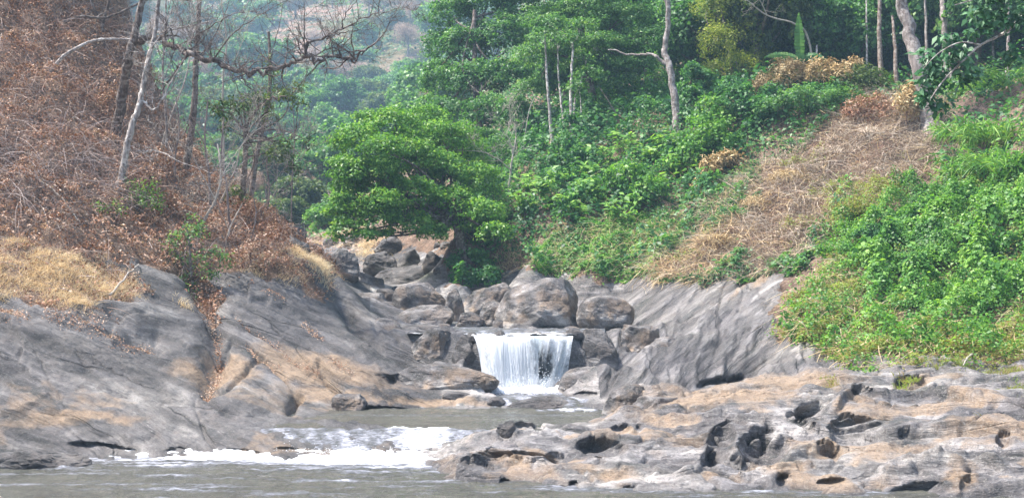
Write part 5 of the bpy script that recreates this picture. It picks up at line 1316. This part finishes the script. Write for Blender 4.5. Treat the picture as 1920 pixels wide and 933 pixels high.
for i,(px,py,a,b_,lb) in enumerate([(1480,335,34,10,"clump of withered stalks below the golden shrubs"),(1560,292,34,12,"clump of dead fern like stalks high on the dry slope"),(1645,262,34,14,"heap of dead stalks left of the lichen trunk foot"),(1420,385,30,10,"clump of pale withered stalks on the left edge of the dry slope"),
      (1345,455,26,9,"clump of withered stalks low on the left of the dry slope"),(1500,440,26,8,"small clump of dead stalks in the lower dry slope"),(1700,345,26,8,"clump of dead stalks at the top of the green bank"),(1290,500,22,8,"dead clump at the lower left tip of the dry slope")]):
    D = hit(px, py, 40, 90).y; mt = M_LEAF_TAN if "pale" in lb or "withered" in lb else M_DRYSTEM
    tree_px("dry_clump", lb, "bush", [(px, py + 4, D), (px, py - 3, D), (px + 2, py - 6, D)], .04, [(px, py - b_ * .4, a, b_, D), (px + a * .6, py, a * .5, b_ * .7, D - .3)], mt, M_TWIG_BR, .35, 40, .42, 840 + i, low=-.5, flat=.6, wr=.07, droop=.9, group="dead clumps on the dry slope")
for i,(p0,p1,lb) in enumerate([((1533,348),(1572,362),"bleached white stick high on the dry slope"),((1512,393),(1492,418),"pale stick lying on the middle of the dry slope"),((1650,292),(1740,300),"dark dead branch under the lichen trunk"),((60,330),(150,420),"pale fallen stick on the grey brush of the left bank"),((1825,668),(1806,690),"thin pale stick on the rock at the foot of the green bank"),((205,560),(260,500),"thin stick leaning in the straw coloured grass")]):
    a_, b_ = hit(*p0, 30, 90), hit(*p1, 30, 90); A = Acc(); base = np.array(a_); q = np.array(b_) - base; q0 = np.array([0, 0, .12])
    ln = smooth_line([q0, q * .5 + np.array([.05, 0, .22]), q + np.array([0, 0, .1])], 5, .03)
    tube(A, ln, np.linspace(.05, .02, len(ln)), 6, .1); o = A.make("stick", M_BARK_DK if "dark" in lb else M_TWIG_PALE, None, True); o.location = tuple(base); tag(o, lb, "stick")
# ------------------------------------------------------------------ trees of the left bank
def bare_tree(name,label,trunk,tr,branches,seed,mat,bare=1.0,lobes=(),lm=M_LEAF_OLIVE,size=.17,group=None,flare=1.25,cat="tree",per=18,cr=.35,cover=.55,wr=.34,droop=.7):
    return tree_px(name,label,cat,trunk,tr,list(lobes),lm,mat,cr,per,size,seed,branches=branches,bare=bare,group=group,flare=flare,cover=cover,wr=wr,droop=droop,low=-.9,flat=.8)
bare_tree("gnarled_tree","leaning dark bare tree with a long mossy bough stretching right across the valley",[(215,262,60),(232,160,59),(246,90,58),(262,20,58),(280,-60,58)],.24,
  [([(243,85,58.4),(285,72,58),(330,88,57.5),(360,102,57),(400,112,56.6),(445,128,56.2),(480,136,56),(520,130,56),(548,118,56),(575,108,56),(598,112,56),(620,104,56.2),(650,112,56.4),(668,108,56.5),(690,90,56.6)],.15),
   ([(573,108,56),(574,88,56),(582,80,56),(610,72,56),(640,55,56),(690,30,56.2),(720,24,56.4)],.07),
   ([(612,74,56),(640,62,56),(690,56,56)],.04),([(360,102,57),(352,85,57),(364,80,57)],.05),
   ([(348,104,57),(335,125,57.4),(310,160,57.8),(290,200,58)],.07),([(454,140,56.2),(462,160,56),(478,172,56)],.05),([(570,90,56),(571,30,56),(570,-10,56)],.03),
   ([(640,55,56),(646,30,56),(670,0,56)],.04),([(590,105,56),(620,90,56),(650,100,56)],.035),([(400,112,56.6),(430,70,56.4),(470,40,56.2),(520,10,56)],.04),([(330,88,57.5),(380,60,57),(430,30,56.6),(480,20,56.4)],.035)],701,M_BARK_DK,1.0)
bare_tree("bare_tree","slender white barked tree leaning right on the brown slope",[(222,352,57),(232,310,57),(246,240,57),(262,195,57.3),(274,130,57.6),(290,60,58),(300,-20,58)],.17,
  [([(262,196,57.3),(275,120,57),(292,80,57),(322,20,57)],.06),([(268,190,57.3),(290,205,57),(318,160,57),(345,110,57)],.06),([(256,283,57),(300,284,56.6),(330,300,56),(380,318,55.5)],.035)],702,M_BARK_WH,1.0)
bare_tree("bare_tree","dark straight trunk behind the white barked tree with few leaves",[(345,330,66),(355,270,66),(364,200,66),(367,120,66),(372,40,66),(374,-60,66)],.20,
  [([(364,200,66),(350,240,66),(335,260,65.5)],.05),([(367,120,66),(395,80,65.5),(420,30,65)],.06),([(370,80,66),(340,40,66),(320,-10,66)],.05)],703,M_BARK_DK,1.1)
bare_tree("half_bare_tree","brown trunked tree with drooping dark green leaf clusters on the crest of the left bank",[(452,390,60.5),(458,330,60),(460,270,60),(463,235,60)],.17,
  [([(460,240,60),(480,205,59.5),(505,185,59),(540,180,59),(565,165,59)],.07),([(460,270,60),(500,262,59.5),(530,255,59),(560,290,58.7)],.05),([(460,245,60),(430,215,60),(400,200,60)],.06),([(461,240,60),(455,190,60.5),(440,150,60.5)],.05)],704,M_BARK_BR,.75,
  [(432,205,34,18,60),(470,195,32,18,60),(505,185,30,18,59.5),(405,200,20,14,60),(545,170,22,16,59),(525,290,28,16,59),(555,310,18,14,58.8),(540,272,20,10,59),(500,220,22,14,60),(445,375,22,26,60),(580,265,10,10,59),(420,240,16,12,60.5),(560,190,16,14,59)],M_LEAF_OLIVE,.24)
bare_tree("bare_tree","reddish barked trunk rising behind the long bough",[(455,380,72),(480,300,72),(503,200,72),(506,120,72),(504,60,72)],.17,[([(505,120,72),(520,60,72),(530,10,72)],.04),([(503,190,72),(470,140,72),(450,90,72)],.04)],705,M_BARK_BR,.8,[(512,160,14,30,72),(500,120,10,14,72)],M_LEAF_OLIVE,.2)
GB="thin bare trees on the left bank"
for i,(lb,tr,r0,br,mt) in enumerate([
 ("thin pale bare tree leaning right beside the green leaved young tree",[(372,440,54),(385,410,54),(404,375,54),(414,330,54),(408,270,54.5)],.075,[([(404,375,54),(380,330,54),(360,290,54)],.03),([(410,340,54),(440,290,54),(470,250,54)],.03),([(385,410,54),(350,395,54),(325,400,54)],.03)],M_TWIG_PALE),
 ("thin grey bare tree in the middle of the thicket",[(430,420,58),(425,350,58),(415,290,58),(420,220,58)],.06,[([(425,350,58),(450,310,58),(480,290,58)],.025),([(415,290,58),(390,250,58),(370,230,58)],.025)],M_TWIG),
 ("thin grey bare tree on the crest near the dark straight trunk",[(330,350,61),(328,300,61),(336,240,61),(330,180,61)],.06,[([(328,300,61),(300,260,61),(290,220,61)],.025),([(334,250,61),(360,220,61)],.02)],M_TWIG),
 ("thin grey bare tree on the crest at the right end of the thicket",[(500,400,62),(505,350,62),(500,300,62),(515,250,62)],.05,[([(505,350,62),(530,320,62),(550,300,62)],.02),([(502,320,62),(480,280,62)],.02)],M_TWIG),
 ("bare grey tree whose twigs fan out over the crest",[(395,400,63),(392,330,63),(384,260,63),(390,190,63)],.07,[([(392,330,63),(430,280,63),(460,230,63)],.03),([(386,270,63),(350,220,63),(330,190,63)],.03)],M_TWIG),
 ("bare slim tree at the top between white barked tree and dark trunk",[(310,330,64),(312,240,64),(305,140,64),(310,40,64),(312,-40,64)],.07,[([(306,150,64),(330,90,64),(350,40,64)],.03),([(308,120,64),(285,60,64),(280,0,64)],.03)],M_BARK_GY),
 ("short bare tree at the top left of the leaning dark tree",[(195,90,62),(192,50,62),(205,0,62),(215,-60,62)],.11,[([(192,50,62),(180,20,62),(160,-20,62)],.05),([(205,0,62),(230,-30,62)],.05)],M_BARK_DK),
 ("thin leafless stem right of the gnarled bough tip",[(545,400,75),(548,330,75),(552,260,75),(548,180,75)],.05,[([(550,300,75),(575,260,75)],.02),([(550,240,75),(525,200,75)],.02)],M_TWIG),
 ("pale bare tree arching right under the gnarled bough",[(410,380,60),(440,320,60),(455,270,60),(500,230,60)],.05,[([(440,320,60),(420,270,60),(430,220,60)],.025),([(455,270,60),(500,280,60),(540,270,60)],.02)],M_TWIG_PALE),
 ("pale bare tree at the top between the dark straight trunk and the reddish one",[(420,250,66),(418,160,66),(425,80,66),(415,0,66)],.07,[([(418,160,66),(450,90,66),(470,30,66)],.03),([(425,80,66),(390,30,66)],.03)],M_TWIG_PALE),
 ("slanting pale bare stem crossing the white barked tree",[(300,280,62),(320,220,62),(350,140,62),(360,60,62)],.06,[([(320,220,62),(300,160,62)],.03),([(350,140,62),(380,110,62)],.025)],M_TWIG_PALE),
 ("bare grey sapling low in the thicket above the right rock dome",[(470,450,58),(480,400,58),(470,350,58)],.04,[([(480,400,58),(510,370,58),(530,350,58)],.02)],M_TWIG),
 ("bare pale sapling beside the young dark leaved tree",[(420,470,54),(430,430,54),(455,380,54)],.04,[([(430,430,54),(410,390,54)],.02)],M_TWIG_PALE),
 ]): bare_tree("thin_tree",lb,tr,r0,br,720+i,mt,1.05,group=GB)
# pale limb crossing the top left
bare_tree("fallen_tree","long pale lichen covered limb slanting up across the brown slope",[(90,132,54),(120,105,54),(160,82,54.5),(195,74,55),(240,74,55.5),(285,64,56),(350,50,56.5),(400,40,57)],.085,[([(285,64,56),(310,56,56),(340,38,56)],.04),([(350,50,56.5),(380,35,56.5),(430,36,56.5)],.03)],741,M_BARK_WH,.8,flare=1)
bare_tree("fallen_tree","pale limb at the very top left arching right",[(118,38,54),(150,32,54.5),(190,34,55),(220,26,55.5),(262,6,56),(300,-4,56.5),(360,2,57)],.08,[([(180,34,55),(205,18,55.5),(235,4,56)],.04)],742,M_BARK_DK,.8,flare=1)
# young leafy trees
bare_tree("young_tree","young tree with clusters of dark green leaves growing from the crack in the left rock",[(362,545,50),(358,505,50),(355,460,50),(350,430,50)],.07,[([(358,505,50),(385,480,50),(405,470,50)],.03),([(358,510,50),(335,480,50),(325,460,50)],.03),([(362,530,50),(392,505,50)],.025)],751,M_BARK_DK,.5,
  [(400,482,24,16,50),(385,505,16,12,50),(340,490,22,14,50),(355,525,16,12,50),(345,440,26,16,50.2),(372,435,18,14,50),(322,462,14,10,50),(365,415,14,10,50.3),(425,490,12,12,50),(395,520,10,8,50),(358,548,14,16,49.8)],M_LEAF_MID,.17,cover=.9)
bare_tree("young_tree","light green leafy bush beside the base of the white barked tree",[(262,400,54.5),(258,380,54.5),(265,360,54.5)],.05,[([(258,380,54.5),(285,370,54.3)],.02)],752,M_BARK_DK,.4,
  [(240,345,12,8,54.5),(262,365,24,12,54.5),(290,372,24,12,54.3),(285,350,12,9,54.5),(262,350,18,8,54.6),(302,385,12,10,54.3),(245,378,12,6,54.5)],M_LEAF_BRIGHT,.15,cover=.8)
bare_tree("young_tree","low green bush left of the white barked tree base",[(222,415,54),(216,400,54),(210,392,54)],.04,[([(218,405,54),(228,395,54)],.02)],753,M_BARK_DK,.3,[(200,388,16,9,54),(222,392,12,8,54),(188,386,9,6,54)],M_LEAF_BRIGHT,.15,cover=.8)
# heap of dark branches and leaves on the crest behind the rock ridge
for i,(lb,lobes,mat) in enumerate([("russet dead leaved bush on the crest of the left bank",[(490,400,30,18,62),(520,420,30,18,62),(545,440,24,14,62),(470,385,20,14,62)],M_LEAF_DRY),
  ("dark brown thicket hugging the leaning dark tree",[(205,200,24,28,58.5),(230,230,22,26,58.5),(215,150,20,24,59)],M_LEAF_DRY),
  ("russet thicket around the foot of the white barked tree",[(280,330,30,20,57),(320,380,30,18,57),(300,300,20,20,58)],M_LEAF_DRY),
  ("dry twiggy bush above the right rock dome",[(470,470,30,14,55),(510,485,30,12,55),(440,480,20,10,54)],M_LEAF_DRY)]):
    c=lobes[0]; tree_px("dry_bush",lb,"bush",[(c[0],c[1]+c[3]+14,c[4]),(c[0],c[1],c[4]),(c[0]+3,c[1]-6,c[4])],.05,lobes,mat,M_TWIG_BR,.3,16,.13,760+i,low=-.8,flat=.9,group="dry bushes on the left bank",cover=.8)
# ------------------------------------------------------------------ the wooded valley behind
def far_variant(seed, mat, R, Hh, size, per=14, cr=None, wr=.8, bark=M_BARK_BR):
    r = np.random.default_rng(seed); lob = []
    for k in range(9):
        a = r.uniform(0, 6.28); q = r.uniform(.2, .75)
        lob.append(((math.cos(a) * R * q, math.sin(a) * R * q, Hh * r.uniform(.42, .85)), (R * r.uniform(.35, .6),) * 2 + (Hh * r.uniform(.15, .24),)))
    V, Fc, t = crown(lob, cr or R * .17, per, size, r, wr, .3, .7, .8, -.5)
    c = bpy.data.meshes
    A = Acc(); A.add(V, Fc, t); oc = A.make("crown", mat)
    A = Acc(); tube(A, [(0, 0, -1.5), (.1, 0, Hh * .3), (0, .1, Hh * .7)], [R * .07, R * .05, R * .03], 6)
    for k in range(5): tube(A, [(0, 0, Hh * .35), (np.array(lob[k][0]) * .6 + np.array([0, 0, Hh * .1])), lob[k][0]], [R * .035, R * .025, R * .012], 4)
    ot = A.make("trunk", bark, None, True)
    ms = (oc.data, ot.data)
    bpy.data.objects.remove(oc); bpy.data.objects.remove(ot)
    return ms
FV = {}
FV["dark"] = [far_variant(801 + k, M_LEAF_DEEP, 4.2, 8.5, .55) for k in range(3)]
FV["mid"] = [far_variant(811 + k, M_LEAF_MID, 4.0, 8.0, .50) for k in range(3)]
FV["bright"] = [far_variant(821 + k, M_LEAF_BRIGHT, 3.6, 7.5, .45) for k in range(2)]
FV["olive"] = [far_variant(831 + k, M_LEAF_OLIVE, 3.8, 7.5, .45) for k in range(2)]
M_LEAF_PINK = leaf_mat("pinkish_bare_crown", (.26, .17, .14), (.42, .30, .25), (.55, .43, .37), .85, .1, .1)
FV["dry"] = [far_variant(841 + k, M_LEAF_PINK, 3.4, 6.5, .30, 22, None, .2, M_TWIG) for k in range(2)]
FLAB = {"dark": "dark green", "mid": "mid green", "bright": "light green", "olive": "olive green", "dry": "pinkish grey leafless"}
def zone(x, y):
    """where a far tree stands, said by things one can find in the picture"""
    px, py = pix(x, y, surf(x, y) + 4)
    a = "behind the left bank's bare twigs" if px < 430 else "behind the brown trunked crest tree" if px < 540 else "beyond the tip of the gnarled bough" if px < 680 and py < 170 else \
        "left of the spreading tree" if px < 680 else "left of the tall dark tree" if px < 800 else "behind the right bank's crowns"
    b = "low" if y < 160 else "on the lower valley side" if y < 260 else "halfway up" if y < 400 else "on the hazy far hill"
    return "tree " + b + ", " + a
r = np.random.default_rng(77); placed = []
def surf(x, y): return float(height(x, y)) if y < 240 else float(far_h(x, y))
def put(kind, x, y, s, label=None, group=None):
    v = FV[kind][r.integers(len(FV[kind]))]; z = surf(x, y)
    e = empty("valley_tree", (x, y, z - .3), label or (FLAB[kind] + " " + zone(x, y)), "tree", group or "%s trees in the valley" % kind, r.uniform(0, 6.28))
    e.scale = (s * r.uniform(.9, 1.15), s * r.uniform(.9, 1.15), s * r.uniform(.85, 1.15))
    for nm, me in (("crown", v[0]), ("trunk", v[1])):
        o = bpy.data.objects.new(nm, me); col.objects.link(o); o.parent = e
# individually placed trees of the nearer valley (px, foot row, D, kind, size)
for px, py, D, k, s in [(600,350,150,"mid",.9),(560,360,130,"olive",.8),(640,330,160,"bright",.9),(700,290,170,"mid",1.0),(760,270,165,"dark",1.0),(560,330,170,"mid",1.0),(800,250,150,"mid",1.0),(740,235,200,"bright",1.0),
     (680,250,210,"dark",1.0),(620,290,200,"bright",1.1),(790,205,190,"dark",1.1),(650,200,240,"dry",1.1),(770,215,180,"dry",.8),(600,240,230,"dark",1.2),(560,270,220,"mid",1.2),(640,262,170,"dry",.8),(500,330,150,"olive",.9),(470,300,180,"mid",1.0),(430,280,200,"mid",1.0),
     (390,300,170,"mid",.9),(340,300,170,"olive",.9),(520,280,210,"olive",1.0),(460,340,140,"dry",.7),(580,390,140,"dry",.6),(540,380,125,"olive",.5),(620,385,125,"mid",.5),(600,345,120,"bright",.55)]:
    v = P(px, py, D); put(k, v.x, v.y, s)
n = 0
tries = 0
while n < 270 and tries < 9000:
    tries += 1
    y = 170 * math.exp(r.uniform(0, 1.30)); u = r.uniform(-.31, -.02)
    x = u * y; s = r.uniform(.8, 1.35) * (1 if y < 260 else 1.35 if y < 380 else 1.7)
    if any((x - a) ** 2 + (y - b) ** 2 < (2.7 * s) ** 2 for a, b in placed): continue
    nn = float(pn2(x * .02, y * .02, 9)); q = r.uniform()
    if y > 390 and u < -.06 and nn > .0: kind = "dry" if q < .8 else "olive"
    else: kind = "dry" if q < .10 else "olive" if q < .24 else "bright" if q < .36 else "mid" if q < .68 else "dark"
    if y > 390 and u < -.06 and nn > .0 and q > .45: placed.append((x, y)); n += 1; continue
    placed.append((x, y)); put(kind, x, y, s); n += 1
# low scrub that covers the far slopes and the valley floor
def scrub(name, n, y0, y1, u0, u1, size, mat, hmax, seed, mask=None):
    r = np.random.default_rng(seed); y = np.exp(r.uniform(math.log(y0), math.log(y1), n)); x = r.uniform(u0, u1, n) * y
    z = np.where(y < 240, height(x, np.minimum(y, 254)), far_h(x, y)); h = np.maximum(0, .3 + fb2(x * .12, y * .12, 3, seed)) * hmax * (y / 200)
    if mask is not None: k = mask(x, y, r); x, y, z, h = x[k], y[k], z[k], h[k]
    C = np.stack([x, y, z + h * r.uniform(.5, 1, len(x))], -1); N = np.tile(np.array([0, -.5, 1.0]), (len(x), 1))
    V, Fc, t = leaf_cloud(C, unit(N), size * (y / 200) ** .8 * r.uniform(.6, 1.4, len(x)), .5 + .25 * r.normal(size=len(x)), .8, .3, .6, r=r)
    return tag(mesh_obj(name, V, Fc, mat, attrs={"t": np.clip(t, 0, 1)}), kind="stuff")
pk = lambda x, y, r: (y > 390) & (x / y < -.04) & (pn2(x * .02, y * .02, 9) > .0)
scrub("scrub", 110000, 100, 900, -.45, .15, .75, M_LEAF_MID, 3.0, 901, lambda x, y, r: ~pk(x, y, r) & ~((y < 160) & (x / y > -.2) & (r.uniform(size=len(x)) < .8)))
scrub("dry_scrub", 30000, 80, 900, -.45, .1, .55, M_LEAF_PINK, 1.6, 903, lambda x, y, r: (pk(x, y, r) | (r.uniform(size=len(x)) < .25) | (y < 170)) & ~((y < 100) & (x / y > -.12)))

# ------------------------------------------------------------------ air
m_, nt_ = newmat("haze"); vo = nt_.nodes.new("ShaderNodeOutputMaterial"); pv = nt_.nodes.new("ShaderNodeVolumePrincipled")
pv.inputs["Color"].default_value = (.50, .76, 1.0, 1); pv.inputs["Density"].default_value = .00060; pv.inputs["Anisotropy"].default_value = 0
nt_.links.new(pv.outputs[0], vo.inputs["Volume"])
x0, x1, y0, y1, z0, z1 = -1520, 1520, -80, 1420, -4.2, 300
V = np.array([(x0,y0,z0),(x1,y0,z0),(x1,y1,z0),(x0,y1,z0),(x0,y0,z1),(x1,y0,z1),(x1,y1,z1),(x0,y1,z1)])
o = mesh_obj("haze", V, np.array([(0,3,2,1),(4,5,6,7),(0,1,5,4),(1,2,6,5),(2,3,7,6),(3,0,4,7)]), m_)
tag(o, kind="stuff")
# ------------------------------------------------------------------ rows of trees deeper in the forest of the right slope
r = np.random.default_rng(55)
FK = {"dark": "dark green tree deep in the forest on the right slope", "mid": "mid green tree deep in the forest on the right slope", "olive": "olive green tree deep in the forest on the right slope"}
def fzone(px, D):
    a = "left of the tall grey trunk" if px < 1260 else "behind the yellow green bamboo" if px < 1440 else "behind the banana plant" if px < 1600 else "behind the slim brown trunks" if px < 1720 else "behind the twin pale trunks" if px < 1830 else "near the right edge"
    return {93: "in the front row of the forest ", 104: "in the second row of the forest ", 118: "deep in the forest ", 136: "very deep in the forest ", 158: "at the back of the forest "}[D] + a
k = 0
NV = {"dark": [far_variant(861 + q, M_LEAF_DEEP, 4.2, 8.5, .32, 34, .62) for q in range(2)], "mid": [far_variant(871 + q, M_LEAF_MID, 4.2, 8.5, .32, 34, .62) for q in range(2)], "olive": [far_variant(881, M_LEAF_OLIVE, 4.0, 8.0, .30, 34, .6)]}
for D in (93, 104, 118, 136, 158):
    for px in np.arange(1010 + (D % 7) * 8, 2150, 9000 / D):
        x = (px + r.uniform(-20, 20) - 960) * D / F0; y = D + r.uniform(-4, 4)
        if px < 1240 and D < 100: continue
        kind = r.choice(["dark", "mid", "olive"], p=[.55, .33, .12]); s = r.uniform(.85, 1.25)
        v = NV[kind][r.integers(len(NV[kind]))]
        e = empty("forest_tree", (x, y, surf(x, y) - .3), FK[kind].replace(" deep in the forest on the right slope", " " + fzone(px, D)), "tree", "trees deep in the forest", r.uniform(0, 6.28)); e.scale = (s, s, s * r.uniform(1, 1.3))
        for nm, me in (("crown", v[0]), ("trunk", v[1])):
            o = bpy.data.objects.new(nm, me); col.objects.link(o); o.parent = e
        k += 1
print("fill trees", k)
